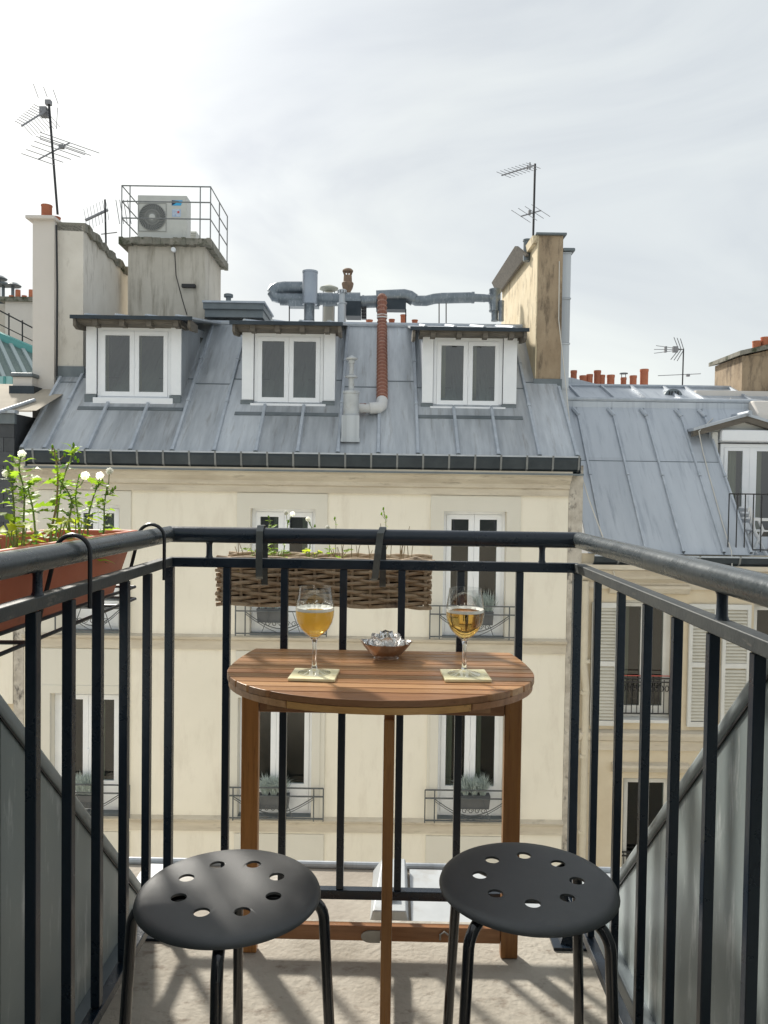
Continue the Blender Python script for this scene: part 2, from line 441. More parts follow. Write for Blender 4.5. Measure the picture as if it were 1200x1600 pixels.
# mouldings: profile (v, z) swept along u
def moulding(name, prof, m, a=UL, b=UR, parent=bld):
    return MB().prism([(p[0], p[1]) for p in prof], a, b, 'x').build(name, m, parent)
ct, cb = Z_CORN_T, Z_CORN_B
moulding('cornice', [(0, cb - .1), (-.06, cb - .1), (-.06, cb), (-.10, cb + .02), (-.11, cb + .08), (-.19, cb + .15), (-.21, cb + .2), (-.27, ct - .02), (-.27, ct + .05), (0, ct + .05)], CORNICE, UL - .02, UR - .01)
for zz in (Z_S1, Z_S2):
    moulding('string_course', [(0, zz - .2), (-.035, zz - .2), (-.035, zz - .06), (-.09, zz - .03), (-.11, zz + .01), (0, zz + .035)], CORNICE, UL, UR - .0)
# old party wall showing at the right end
UP = bu(910, 800)
MB().box(UR + .003, UP, -.01, 6, GZ, Z_EAVE - .12).build('party_wall', PEEL, bld)
MB().box(UL - .16, UL - .003, -.01, 6, GZ, Z_EAVE - .12).build('party_wall', PEEL, bld)
# windows of the facade
RAILG = mat('window_rail_paint', (.075, .085, .09), (.12, .13, .135), scale=10, rough=.6)
def balconette(u0, u1, z0, z1, v, parent):
    m = MB()
    for a, b, c, d in ((u0, u1, z1, z1), (u0, u1, z0 + .04, z0 + .04), (u0, u1, z1 - .13, z1 - .13)):
        m.bar((a, v, c), (b, v, d), .022, .018)
    for u in (u0, u0 + .15, u1 - .15, u1): m.bar((u, v, z0), (u, v, z1), .018)
    a, b = u0 + .15, u1 - .15; zt, zb = z1 - .14, z0 + .05; w = b - a
    arc = [(a + w * t / 16, v, zt - (zt - zb) * .78 * math.sin(math.pi * t / 16)) for t in range(17)]
    m.tube(arc, .008, 5)
    arc = [(a + w * t / 16, v, zb + (zt - zb) * .9 * (abs(t / 8 - 1) ** 1.4)) for t in range(17)]
    m.tube(arc, .006, 5)
    um = (a + b) / 2
    for q in (-.2, -.1, 0, .1, .2):
        m.tube([(um + q + .045 * math.cos(t * .55) * (1 - t / 22), v, (zt + zb) / 2 - .02 + .045 * math.sin(t * .55) * (1 - t / 22)) for t in range(15)], .006, 5, caps=False)
    for q in (-.3, .3): m.bar((um + q, v, zb), (um + q * .6, v, zt), .01)
    return m.build('window_railing', RAILG, parent)
curt = [(0.05, .95), (.62, .97), (.02, .2), (.02, .45), (.03, .3), (.1, .4)] + [None] * 6
for i, h in enumerate(holes_all):
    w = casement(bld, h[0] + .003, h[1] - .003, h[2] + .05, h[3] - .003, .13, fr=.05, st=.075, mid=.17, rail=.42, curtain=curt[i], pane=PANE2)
    MB().box(h[0] + .003, h[1] - .003, -.02, .13, h[2] + .003, h[2] + .05).build('sill', LEAD, w)
    if i < 9: balconette(h[0] - .2, h[1] + .2, h[2] + .03, h[2] + .55, -.13, w)

# ---- mansard roof
def SP(u, v, lift=0.0): return Vector((u, v - lift * .68, Z_EAVE + TZ * (v + .05) + lift * .73))
def bslope(px, py, lift=0.0): return B.slope(px, py, Z_EAVE, TZ, -.05, lift)
UL_R, UR_R = bslope(37, 700).x, bslope(903, 718).x
V_TOP = bslope(600, 510).y
Z_TOP = SP(0, V_TOP).z
roof = MB().quad(SP(UL_R, -.05), SP(UR_R, -.05), SP(UR_R, V_TOP), SP(UL_R, V_TOP)) \
    .quad(SP(UL_R, V_TOP), SP(UR_R, V_TOP), (UR_R, V_TOP + 4, Z_TOP + .1), (UL_R, V_TOP + 4, Z_TOP + .1)) \
    .quad(SP(UR_R, -.05), (UR_R, V_TOP + 4, Z_EAVE), (UR_R, V_TOP + 4, Z_TOP + .1), SP(UR_R, V_TOP)) \
    .quad(SP(UL_R, -.05), SP(UL_R, V_TOP), (UL_R, V_TOP + 4, Z_TOP + .1), (UL_R, V_TOP + 4, Z_EAVE)).build('roof', ZINC, bld)
bat_px = [37, 72, 138, 205, 270, 335, 400, 465, 528, 591, 653, 716, 779, 843, 902]
bat_u = [bslope(x, 700 + .0195 * x).x for x in bat_px]
# dormers: left, right px of the boarded front; window; y of bottom and top
dorm_px = [dict(l=136, r=283, wl=152, wr=267, b=634, t=512, el=111, er=300, ey=494),
           dict(l=379, r=523, wl=397, wr=505, b=643, t=521, el=360, er=535, ey=503),
           dict(l=660, r=806, wl=677, wr=785, b=648, t=528, el=642, er=826, ey=512)]
VD = .90
for d in dorm_px:
    d['u0'], d['u1'] = bu(d['l'], 600, VD), bu(d['r'], 600, VD)
    d['v0'] = VD
v_joint = bslope(600, 605).y
def dormer_at(u):
    for d in dorm_px:
        if d['u0'] - .05 < u < d['u1'] + .05: return d
    return None
def slab(name, m, u0, u1, v0, v1, parent, l0=.0, l1=.012):
    pts = [SP(u0, v0, l0), SP(u1, v0, l0), SP(u1, v1, l0), SP(u0, v1, l0)] + [SP(u0, v0, l1), SP(u1, v0, l1), SP(u1, v1, l1), SP(u0, v1, l1)]
    return MB().add(pts, [(0, 3, 2, 1), (4, 5, 6, 7), (0, 1, 5, 4), (1, 2, 6, 5), (2, 3, 7, 6), (3, 0, 4, 7)]).build(name, m, parent)
for i in range(len(bat_u) - 1):
    a, b = bat_u[i] + .012, bat_u[i + 1] - .012
    j = v_joint + (.12 if i % 2 else 0) + random.uniform(-.02, .02)
    low_only = any(d['u0'] - .02 < a and b < d['u1'] + .02 for d in dorm_px)
    if low_only: slab('zinc_panel', ZINC, a, b, -.05, VD + .05, roof, .002, .018); continue
    slab('zinc_panel', ZINC, a, b, -.05, j, roof, .002, .018)
    slab('zinc_panel', ZINC, a, b, j - .03, V_TOP, roof, .002, .012)
    slab('panel_joint', LEAD, a, b, j - .012, j + .006, roof, .018, .024)
def batten(u, v0, v1, parent, w=.068, h=.06, m=ZINC_L, P=SP):
    n = max(1, round((v1 - v0) / .95)); L = (v1 - v0) / n
    mbb = MB()
    for k in range(n):
        a, b = v0 + L * k, v0 + L * (k + 1) - .004
        for (w_, h_, va, vb) in ((w, h, a, b), (w + .018, h + .008, a, a + .05)):
            mbb.add([P(u - w_ / 2, va, 0), P(u + w_ / 2, va, 0), P(u + w_ * .3, va, h_), P(u - w_ * .3, va, h_),
                     P(u - w_ / 2, vb, 0), P(u + w_ / 2, vb, 0), P(u + w_ * .3, vb, h_), P(u - w_ * .3, vb, h_)],
                    [(3, 2, 1, 0), (4, 5, 6, 7), (0, 1, 5, 4), (1, 2, 6, 5), (2, 3, 7, 6), (3, 0, 4, 7)])
    o = mbb.build('batten', m, parent)
    return o
for i, u in enumerate(bat_u):
    d = dormer_at(u)
    v1 = VD - .06 if d else V_TOP
    if i == 0: v1 = bslope(90, 588).y - .05
    if i == len(bat_u) - 1: v1 = bslope(870, 607).y
    batten(u, -.06, v1, roof)
    MB().tube([SP(u, -.06, .03), SP(u, -.075, .03)], .042, 8).build('batten_end', LEAD, roof)
# ridge roll
MB().tube([SP(UL_R + .8, V_TOP, .03), SP(UR_R - .4, V_TOP, .03)], .05, 8).build('ridge_roll', ZINC_L, roof)

# ---- gutter on brackets
gz1, gz0 = Z_EAVE - .005, Z_EAVE - .255
ga, gb_ = bu(42, 715, -.25), bu(906, 730, -.25)
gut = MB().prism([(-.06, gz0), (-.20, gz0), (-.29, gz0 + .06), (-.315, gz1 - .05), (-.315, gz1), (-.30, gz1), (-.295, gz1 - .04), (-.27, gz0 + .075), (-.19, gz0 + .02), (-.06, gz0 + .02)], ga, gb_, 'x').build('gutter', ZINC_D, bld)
MB().box(ga, gb_, -.33, -.30, gz1 - .012, gz1 + .012).build('gutter_rim', ZINC_L, gut)
MB().box(ga - .02, gb_ + .05, -.31, -.02, gz0 - .03, gz0 - .004).build('gutter_shelf', LEAD, gut)
nb = 22
for k in range(nb):
    u = ga + .12 + (gb_ - ga - .15) * k / (nb - 1)
    m = MB(); m.prism([(-.19, gz0 - .002), (-.30, gz0 + .055), (-.33, gz1 - .04), (-.335, gz1 + .014), (-.318, gz1 + .014), (-.316, gz1 - .04), (-.292, gz0 + .064), (-.19, gz0 + .012)], u - .014, u + .014, 'x')
    m.build('gutter_bracket', IRON, gut)
MB().box(ga, ga + .01, -.31, -.05, gz0, gz1).box(gb_ - .01, gb_, -.31, -.05, gz0, gz1).build('gutter_end', ZINC_D, gut)

# ---- dormers
for d in dorm_px:
    u0, u1 = d['u0'], d['u1']; mid = (d['l'] + d['r']) / 2
    z0, z1 = bz(mid, d['b'] - 9, VD), bz(mid, d['t'], VD)
    wl, wr = bu(d['wl'], 600, VD), bu(d['wr'], 600, VD)
    vb = (z1 + .12 - Z_EAVE) / TZ - .05 + .3
    ztop_back = z1 + .30
    ve = VD - .42
    e0, e1 = bu(d['el'], d['ey'], ve), bu(d['er'], d['ey'], ve)
    ze = bz(mid, d['ey'] + 3, ve)
    fs = MB().prism([(VD - .02, z1 + .004), (VD - .10, z1 + .004), (ve + .12, ze - .07), (ve + .06, ze - .04), (ve + .06, ze), (VD + .2, ze + .03), (VD + .2, z1 + .004)], u0 - .07, u1 + .07, 'x')
    dorm = fs.build('dormer', WOODD, bld)
    # zinc cheeks on both sides
    for a, b in ((u0, u0 + .05), (u1 - .05, u1)):
        MB().prism([(VD, SP(0, VD).z - .1), (VD, z1 + .1), (vb, ztop_back), (vb, SP(0, vb).z - .3)], a, b, 'x').build('cheek', ZINC, dorm)
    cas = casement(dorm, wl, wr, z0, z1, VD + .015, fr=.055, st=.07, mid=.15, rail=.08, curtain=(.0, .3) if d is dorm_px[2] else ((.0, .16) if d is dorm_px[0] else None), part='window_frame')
    # lift the children of the frame one level: thing > dormer > piece
    for ch in list(cas.children): ch.parent = dorm
    MB().box(wl - .05, wr + .05, VD - .07, VD + .012, z0 - .07, z0 + .03).build('sill', WHITE, dorm, bevel=.006)
    for a, b in ((u0 - .005, wl - .008), (wr + .008, u1 + .005)):
        MB().box(a, b, VD - .035, VD, z0 + .09, z1 + .0).build('side_board', WHITE, dorm)
        MB().box(a - .02, b, VD - .05, VD, z0 - .13, z0 + .082).build('flashing', LEAD, dorm)
    # apron flashing below
    m = MB(); vv = (z0 - .19 - Z_EAVE) / TZ - .05
    m.add([SP(u0 - .08, vv - .02, .018), SP(u1 + .08, vv - .02, .018), SP(u1 + .08, vv + .04, .018), SP(u0 - .08, vv + .04, .018),
           SP(u0 - .08, vv - .02, .03), SP(u1 + .08, vv - .02, .03), SP(u1 + .08, vv + .04, .03), SP(u0 - .08, vv + .04, .03)],
          [(0, 3, 2, 1), (4, 5, 6, 7), (0, 1, 5, 4), (1, 2, 6, 5), (2, 3, 7, 6), (3, 0, 4, 7)]).build('apron', LEAD, dorm)
    # eave: boarded fascia, rafter ends, thin zinc sheet
    for k in range(4):
        u = e0 + .1 + (e1 - e0 - .2) * (k + .5) / 4 + .05
        MB().box(u - .04, u + .04, ve + .03, ve + .22, ze - .12, ze - .003).build('rafter_end', WOODD, dorm)
    for u in (e0 + .03, e1 - .07):
        MB().prism([(ve, ze - .13), (ve + .12, ze - .17), (ve + .5, ze - .12), (ve + .5, ze), (ve, ze)], u, u + .045, 'x').build('barge_board', WOODD, dorm)
    vt = V_TOP + .1
    zr = max(ztop_back, Z_TOP + .02)
    m = MB()
    m.add([(e0, ve, ze), (e1, ve, ze), (e1, vt, zr), (e0, vt, zr), (e0, ve - .01, ze + .03), (e1, ve - .01, ze + .03), (e1, vt, zr + .03), (e0, vt, zr + .03)],
          [(0, 3, 2, 1), (4, 5, 6, 7), (0, 1, 5, 4), (1, 2, 6, 5), (2, 3, 7, 6), (3, 0, 4, 7)]).build('dormer_roof', ZINC_L, dorm)
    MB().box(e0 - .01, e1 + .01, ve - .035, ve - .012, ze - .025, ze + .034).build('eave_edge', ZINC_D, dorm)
    for k in range(4):
        u = e0 + (e1 - e0) * (k + .5) / 4
        MB().tube([(u, ve - .02, ze + .04), (u, vt, zr + .04)], .03, 6).build('batten', ZINC_L, dorm)

# ---- left party chimney wall
chL = MB()
VC = bslope(90, 588).y
uA, uB, uC = bu(55, 480, VC), bu(89, 480, VC), bu(130, 480, VC)
zc = B.v(90, 350, VC).z
MB().box(uA, uB - .004, VC - .1, VC + 2.2, Z_EAVE + .2, B.v(70, 345, VC).z).build('chimney', CHIM_W, bld)
m = MB()
vE = B.u(200, 440, uC).y
zq = B.v(130, 352, VC).z
# coarse broken top: several steps with uneven crests
prof = [(VC, Z_EAVE)]
N = 16
top = [(VC + (vE - VC) * i / N, zq + .03 * math.sin(i * 2.1) + (B.u(200, 425, uC).z - zq) * (i / N)) for i in range(N + 1)]
m.prism([(VC, Z_EAVE + .3)] + top + [(vE, Z_EAVE + .3)], uB, uC, 'x')
wallL = m.build('chimney_wall', CHIM_P, bld)
cp = MB()
for i in range(N):
    a, b = top[i], top[i + 1]
    w = random.uniform(.03, .09)
    cp.add([(uB - .02, a[0], a[1] - .09), (uC + w, a[0], a[1] - .11), (uC + w, b[0], b[1] - .10), (uB - .02, b[0], b[1] - .09),
            (uB - .02, a[0], a[1] + .05), (uC + w * .8, a[0], a[1] + .04), (uC + w * .8, b[0], b[1] + .05 + random.uniform(-.02, .02)), (uB - .02, b[0], b[1] + .05)],
           [(0, 3, 2, 1), (4, 5, 6, 7), (0, 1, 5, 4), (1, 2, 6, 5), (2, 3, 7, 6), (3, 0, 4, 7)])
cp.build('broken_coping', CAPST, wallL)
zt = B.v(70, 345, VC).z
capL = MB().box(uA - .09, uB + .03, VC - .2, VC + 2.25, zt - .03, zt + .035).build('chimney_cap', CHIM_W, bld, bevel=.02)
MB().box(uB - .02, uC + .03, VC - .03, VC + .0, bslope(110, 590).z - .03, bslope(110, 585).z + .13).build('flashing', LEAD, bld)
for (px, r, h, dv) in ((73, .088, .27, .1), (87, .08, .13, .28)):
    c = B.v(px, 335, VC + dv)
    MB().lathe([(r * .92, 0), (r, .02), (r * 1.0, h - .03), (r * 1.08, h - .02), (r * 1.08, h), (r * .85, h), (r * .8, h - .1)], 14, (c.x, VC + dv, zt + .03)).build('chimney_pot', TERRA, bld, smooth=True)
# black downcomer cable beside the chimney
p = [B.v(88, 352, VC - .13), B.v(89.5, 450, VC - .13), B.v(88.5, 588, VC - .13)]
MB().tube(p, .018, 6).build('pipe', BLACKIRON, bld)

# ---- masonry block under the air conditioner
VA = 3.1
a0, a1 = bu(200, 430, VA), bu(320, 430, VA)
vA2 = B.u(345, 430, a1).y
zs = B.v(260, 382, VA).z
MB().box(a0, a1, VA, vA2, Z_TOP - .8, zs).build('roof_block', CHIM, bld)
m = MB(); n = 22
for k in range(n):
    ua, ub = a0 - .14 + (a1 - a0 + .28) * k / n, a0 - .14 + (a1 - a0 + .28) * (k + 1) / n
    m.box(ua, ub, VA - .13 - random.uniform(0, .025), vA2 + .1, zs - random.uniform(.02, .05), zs + .09 + random.uniform(-.012, .012))
slabo = m.build('block_slab', CAPST, bld); 
ZS = zs + .09
# handrail round the slab
rl = MB(); va, vb2 = VA - .08, vA2 + .05
ra, rb = a0 - .10, a1 + .12
zr = B.v(260, 291, va).z
for z in (zr, zr - (zr - ZS) * .30, zr - (zr - ZS) * .62):
    rl.tube([(ra, vb2, z), (ra, va, z), (rb, va, z), (rb, vb2, z)], .014, 6)
for (u, v) in ((ra, va), (ra + .16, va - .005), (rb - .2, va), (rb, va), (rb, vb2), (ra, vb2), (rb, (va + vb2) / 2)):
    rl.tube([(u, v, ZS - .12), (u, v, zr)], .012, 6)
rl.build('roof_railing', IRON, bld)
# lamp and cable on the block
c = B.v(272, 391, VA - .03); MB().tube([c, c + Vector((0, -.06, 0))], .045, 12).build('bulkhead_lamp', WHITE, bld)
MB().tube([B.v(273, 395, VA - .01), B.v(275, 430, VA - .02), B.v(284, 465, VA - .01), B.v(292, 492, VA - .01)], .008, 5).build('cable', BLACKIRON, bld)
c = B.v(296, 448, VA); MB().box(c.x - .13, c.x + .13, VA - .1, VA, c.z - .03, c.z + .03).build('bracket', BLACKIRON, bld)
# stepped zinc upstand right of the block
c0, c1 = B.v(322, 476, V_TOP), B.v(412, 498, V_TOP)
MB().box(c0.x, c1.x, V_TOP - .1, V_TOP + 1, c1.z, c1.z + .14).box(c0.x - .02, c1.x + .02, V_TOP - .16, V_TOP + 1, c1.z + .14, c0.z).build('roof_upstand', LEAD, bld)
MB().box(c0.x - .03, c1.x + .05, V_TOP - .2, V_TOP + 1, c0.z, c0.z + .035).build('upstand_cap', ZINC_L, bld)
c = B.v(357, 470, V_TOP + .3)
MB().lathe([(.05, -.1), (.05, .06), (.09, .07), (.09, .12), (.07, .13)], 14, c).build('vent_pipe', LEAD, bld, smooth=True)

# ---- right chimney wall
VR = bslope(850, 600).y
r0, r1 = bu(838, 480, VR), bu(878, 480, VR)
zr0 = B.v(840, 368, VR).z
vR2 = B.u(784, 480, r0).y
MB().box(r0 + .02, r1, VR, VR + .5, Z_EAVE + .8, zr0).build('chimney', CHIM_B, bld)
m = MB(); m.prism([(VR, Z_EAVE + .8), (VR, zr0), (vR2, B.u(784, 452, r0).z), (vR2 + .1, Z_EAVE)], r0, r0 + .018, 'x'); m.build('chimney_side', CHIM_Y, bld)
MB().box(r0 + .02, r1, VR + .503, vR2, Z_EAVE + .8, zr0 - .2).build('chimney_wall', CHIM, bld)
MB().box(r0 - .04, r1 + .05, VR - .06, VR + .5, zr0, zr0 + .04).build('chimney_cap', LEAD, bld, bevel=.008)
m = MB()
za, zb = zr0 - .02, B.u(784, 450, r0).z
m.add([(r0 - .07, VR, za - .10), (r0 - .004, VR, za - .10), (r0 - .004, vR2, zb - .10), (r0 - .07, vR2, zb - .10),
       (r0 - .09, VR, za + .02), (r0 - .004, VR, za + .02), (r0 - .004, vR2, zb + .02), (r0 - .09, vR2, zb + .02)],
      [(0, 3, 2, 1), (4, 5, 6, 7), (0, 1, 5, 4), (1, 2, 6, 5), (2, 3, 7, 6), (3, 0, 4, 7)]); m.build('side_coping', CHIM_Y, bld)
m = MB()
m.add([(r0 - .10, VR + .5, za - .16), (r0 - .05, VR + .5, za - .16), (r0 - .05, vR2, zb - .16), (r0 - .10, vR2, zb - .16),
       (r0 - .24, VR + .9, za + .12), (r0 - .18, VR + .9, za + .12), (r0 - .18, vR2, zb + .10), (r0 - .24, vR2, zb + .10)],
      [(0, 3, 2, 1), (4, 5, 6, 7), (0, 1, 5, 4), (1, 2, 6, 5), (2, 3, 7, 6), (3, 0, 4, 7)]); m.build('wooden_flashing', WOODD, bld)
c = B.v(822, 378, VR + .7); MB().lathe([(.07, -.35), (.07, 0), (.08, .01), (.08, .04), (.05, .05)], 12, (c.x + .02, VR + .7, c.z)).build('vent_pipe', LEAD, bld, smooth=True)
# zinc clad return beside it
s0, s1 = r1 + .003, bu(891, 480, VR + .05)
zz = B.v(884, 392, VR).z
n = 4; zb0 = Z_EAVE + .5
for k in range(n):
    h = (zz - zb0) / n
    MB().box(s0, s1, VR + .06, VR + 3, zb0 + h * k, zb0 + h * (k + 1) - .008).box(s0 - .0, s1 + .01, VR + .045, VR + 3, zb0 + h * (k + 1) - .03, zb0 + h * (k + 1) - .006).build('zinc_cladding', ZINC, bld)
MB().box(s0, s1 + .06, VR, VR + 3, zz, zz + .06).build('cladding_cap', LEAD, bld, bevel=.02)
MB().box(r0 - .03, r1 + .02, VR - .025, VR, bslope(855, 604).z - .05, bslope(855, 598).z + .06).build('flashing', LEAD, bld)
# ---- flue with caps on the slope
def on_slope(px, py, lift): return bslope(px, py, lift)
pb = on_slope(548, 682, .02); v_f = pb.y + .05
c = B.v(548, 682, v_f)
s = 1 / F_PX * (12 + v_f)
fl = MB()
fl.lathe([(.125, 0), (.125, .42), (.135, .43), (.135, .46), (.13, .47)], 16, (c.x, v_f, c.z + .25))
fl.tube([(c.x, v_f, c.z + .02), (c.x, v_f, c.z + .26)], .09, 12)
zc1 = B.v(548, 616, v_f).z
fl.lathe([(.045, 0), (.045, .30), (.03, .31)], 12, (c.x, v_f, zc1))
z2 = B.v(549, 590, v_f).z
fl.lathe([(.03, -.02), (.10, .0), (.095, .02), (.02, .055)], 14, (c.x, v_f, z2))
fl.lathe([(.036, 0), (.036, .22)], 12, (c.x, v_f, z2 + .04))
z3 = B.v(549, 563, v_f).z
fl.lathe([(.05, -.05), (.055, 0), (.09, .01), (.095, .03), (.01, .08)], 14, (c.x, v_f, z3))
fl.build('flue', LEDGE_ZINC, bld, smooth=True)
MB().box(c.x - .14, c.x + .14, v_f - .2, v_f - .13, c.z - .06, c.z + .32).box(c.x - .15, c.x + .15, v_f - .22, v_f + .1, c.z - .1, c.z - .04).build('flue_base', ZINC, bld)

# ---- ground floor street side and ground
# ================================================================ THINGS ON THE ROOF OPPOSITE
def BW(p): return B.M @ Vector(p)
def thing_b(name, label, cat, p, group=None):
    """thing standing on the opposite roofs; children are given in the building's own axes"""
    o = thing(name, label, cat, BW(p), R(1), group)
    return o
def fix(o, parent, p):
    """mesh made in building axes, parented to a thing whose origin is p"""
    o.parent = parent; o.location = -Vector(p); return o

# air conditioner
p0 = (bu(253, 372, VA + .15), VA + .15, ZS)
ac = thing_b('air_conditioner', 'pale outdoor air conditioning unit with round fan grille inside the railing on the roof block', 'air conditioner', p0)
w, d_, h = bu(290, 340, VA + .15) - bu(213, 340, VA + .15), .34, B.v(250, 305, VA + .15).z - ZS - .05
x0, x1 = -w / 2, w / 2
ACM = mat('ac_casing', (.62, .63, .60), (.56, .57, .54), scale=5, rough=.5)
ACG = mat('ac_grille', (.36, .37, .36), rough=.5)
MB().box(x0, x1, 0, d_, .05, h + .05).build('casing', ACM, ac, bevel=.012)
MB().box(x0 + .05, x0 + .12, 0, d_, 0, .05).box(x1 - .3, x1 - .22, 0, d_, 0, .05).build('foot', BLACKIRON, ac)
cx, cz, r = x0 + w * .305, .05 + h * .5, min(w * .27, h * .42)
MB().lathe([(r, 0), (r, .006)], 40).build('fan_opening', mat('ac_dark', (.11, .12, .12), rough=.6), ac, loc=(cx, -.008, cz), rot=(R(90), 0, 0))
g = MB()
for k in range(36):
    t = 2 * math.pi * k / 36
    pts = [(cx + (r * .2 + (r * .8) * q) * math.cos(t + q * .5), -.02, cz + (r * .2 + (r * .8) * q) * math.sin(t + q * .5)) for q in (0, .33, .66, 1)]
    g.tube(pts, .006, 4)
for rr in (.55, 1.0):
    g.tube([(cx + r * rr * math.cos(t * math.pi / 20), -.02, cz + r * rr * math.sin(t * math.pi / 20)) for t in range(41)], .006, 4)
g.box(cx - r * 1.06, cx + r * 1.06, -.014, -.002, cz + r * 1.02, cz + r * 1.06); g.box(cx - r * 1.06, cx + r * 1.06, -.014, -.002, cz - r * 1.06, cz - r * 1.02)
g.box(cx - r * 1.06, cx - r * 1.02, -.0145, -.002, cz - r * 1.02, cz + r * 1.02); g.box(cx + r * 1.02, cx + r * 1.06, -.0145, -.002, cz - r * 1.02, cz + r * 1.02)
g.build('fan_grille', ACG, ac)
MB().lathe([(r * .24, 0), (r * .22, .02), (r * .1, .03)], 20).build('fan_hub', ACM, ac, loc=(cx, -.01, cz), rot=(R(90), 0, 0))
lx, lz = x0 + w * .79, .05 + h * .83
MB().prism([(lx - .09, lz + .05), (lx + .12, lz + .05), (lx + .09, lz - .05), (lx - .09, lz - .05)], -.005, -.001, 'y').build('emblem', mat('cyan_print', (.05, .42, .75), rough=.4), ac)
MB().prism([(lx - .09, lz + .05), (lx + .05, lz + .035), (lx - .06, lz - .035), (lx - .09, lz - .05)], -.008, -.0055, 'y').build('emblem', mat('navy_print', (.015, .03, .08), rough=.4), ac)
MB().box(lx - .08, lx + .09, -.005, -.001, lz - .27, lz - .12).build('sticker', mat('sticker_print', (.75, .8, .85), (.25, .4, .65), scale=14, rough=.5), ac)
MB().box(lx + .02, lx + .06, -.008, -.0055, lz - .2, lz - .16).build('sticker', mat('red_print', (.6, .08, .08), rough=.5), ac)
MB().box(lx - .09, lx + .12, -.006, -.001, .09, .25).build('service_panel', ACM, ac, bevel=.004)
p1 = (bu(299, 360, VA + .75), VA + .75, ZS)
v2 = thing_b('ventilation_unit', 'narrow dark louvred ventilation unit standing behind the air conditioner', 'ventilation unit', p1)
MB().box(-.07, .1, 0, .4, 0, .42).build('casing', ACM, v2)
for k in range(8): MB().box(-.06, .09, -.014, -.001, .03 + k * .048, .055 + k * .048).build('louvre', ACG, v2)

# ---- antennas
ANT = mat('antenna_metal', (.22, .22, .23), (.30, .30, .31), scale=9, rough=.5, metal=.4)
ANT2 = mat('antenna_rod', (.30, .31, .32), rough=.5, metal=.5)
def pole_antenna(name, label, base_px, top_px, v, pr, parts):
    bp, tp = B.v(*base_px, v), B.v(*top_px, v)
    o = thing_b(name, label, 'antenna', bp, 'television aerials on the roofs')
    fix(MB().tube([bp, tp], pr, 8).build('mast', BLACKIRON, o), o, bp)
    for nm, fn in parts:
        m = MB(); fn(m, v); fix(m.build(nm, ANT, o), o, bp)
    return o
def P(px, py, v): return B.v(px, py, v)
def ant1(m, v):
    a, b = P(74, 172, v), P(34, 197, v - .6)
    m.tube([a, b], .016, 5)
    for k in range(10):
        c = a.lerp(b, (k + .5) / 10); q = .28 - .012 * k
        m.tube([c + Vector((-.16, 0, .08)) * (q / .2), c], .006, 4); m.tube([c, c + Vector((.12, .25, -.14)) * (q / .25)], .006, 4)
    m.box(a.x - .12, a.x - .0, v - .06, v + .06, a.z - .12, a.z + .04)
    for (x0_, y0_, x1_, y1_) in ((52, 131, 60, 153), (68, 136, 74, 152), (83, 140, 91, 163), (90, 168, 88, 202)):
        m.tube([P(x0_, y0_, v + .2), P(x1_, y1_, v + .2)], .006, 4)
    m.box(a.x - .03, a.x + .07, v - .04, v + .04, a.z + .09, a.z + .17)
def ant1b(m, v):
    a, b = P(60, 249, v - .2), P(109, 223, v + .3)
    m.tube([a, b], .014, 5)
    ax = Vector((1, .1, -.30)).normalized()
    for k, hl in enumerate((.30, .33, .36, .42, .50, .55)):
        c = a.lerp(b, k / 5); m.tube([c - ax * hl, c + ax * hl], .007, 4)
    c = a.lerp(b, .75); m.tube([c - ax * .4, c - ax * .4 + Vector((0, 0, .06)), c + ax * .42 + Vector((0, 0, .06)), c + ax * .42, c - ax * .4], .008, 4)
    m.box(c.x - .05, c.x + .03, c.y - .04, c.y + .04, c.z - .03, c.z + .03)
pole_antenna('roof_antenna', 'tall leaning black mast with two stacked aerials above the left chimney', (90, 335), (76, 156), VC + .5, .022, [('aerial', ant1), ('lower_aerial', ant1b)])
def ant2(m, v):
    a, b = P(134, 344, v - .2), P(168, 328, v + .2)
    m.tube([a, b], .03, 5)
    for k in range(8):
        c = a.lerp(b, k / 7)
        m.tube([c, c + Vector((-.12, .2, .30))], .005, 4); m.tube([c, c + Vector((.10, -.2, -.28))], .005, 4)
    for k in range(4): m.tube([P(181 + 6 * k, 312, v + .3), P(187 + 6 * k, 350, v + .3)], .008, 4)
    m.tube([P(158, 366, v), P(183, 363, v)], .012, 4)
pole_antenna('roof_antenna', 'short aerial between the left chimney and the railed block', (166, 400), (164, 312), VC + 2.6, .02, [('aerial', ant2)])
def ant3(m, v):
    a, b = P(836, 258, v), P(784, 274, v - .5)
    m.tube([a, b], .013, 5)
    for k in range(9):
        c = a.lerp(b, (k + .5) / 9); m.tube([c + Vector((-.11, .1, .09)), c + Vector((.11, -.1, -.09))], .0045, 4)
    m.tube([P(828, 254, v), P(828, 265, v)], .014, 5); m.box(*sorted((P(823, 261, v).x, P(825.5, 261, v).x)), v - .03, v + .03, P(823, 264, v).z, P(823, 259, v).z)
def ant3b(m, v):
    a, b = P(814, 338, v - .2), P(845, 329, v + .2)
    m.tube([a, b], .012, 5); ax = Vector((1, 0, -.62)).normalized()
    for k in range(4):
        c = a.lerp(b, k / 3); m.tube([c - ax * .2, c + ax * .2], .005, 4)
    m.box(P(827, 332, v).x - .02, P(827, 332, v).x + .03, v - .04, v + .04, P(827, 332, v).z - .03, P(827, 332, v).z + .03)
pole_antenna('roof_antenna', 'thin aerial mast fixed to the top of the brown right chimney', (833, 372), (836, 256), VR + .4, .02, [('aerial', ant3), ('lower_aerial', ant3b)])
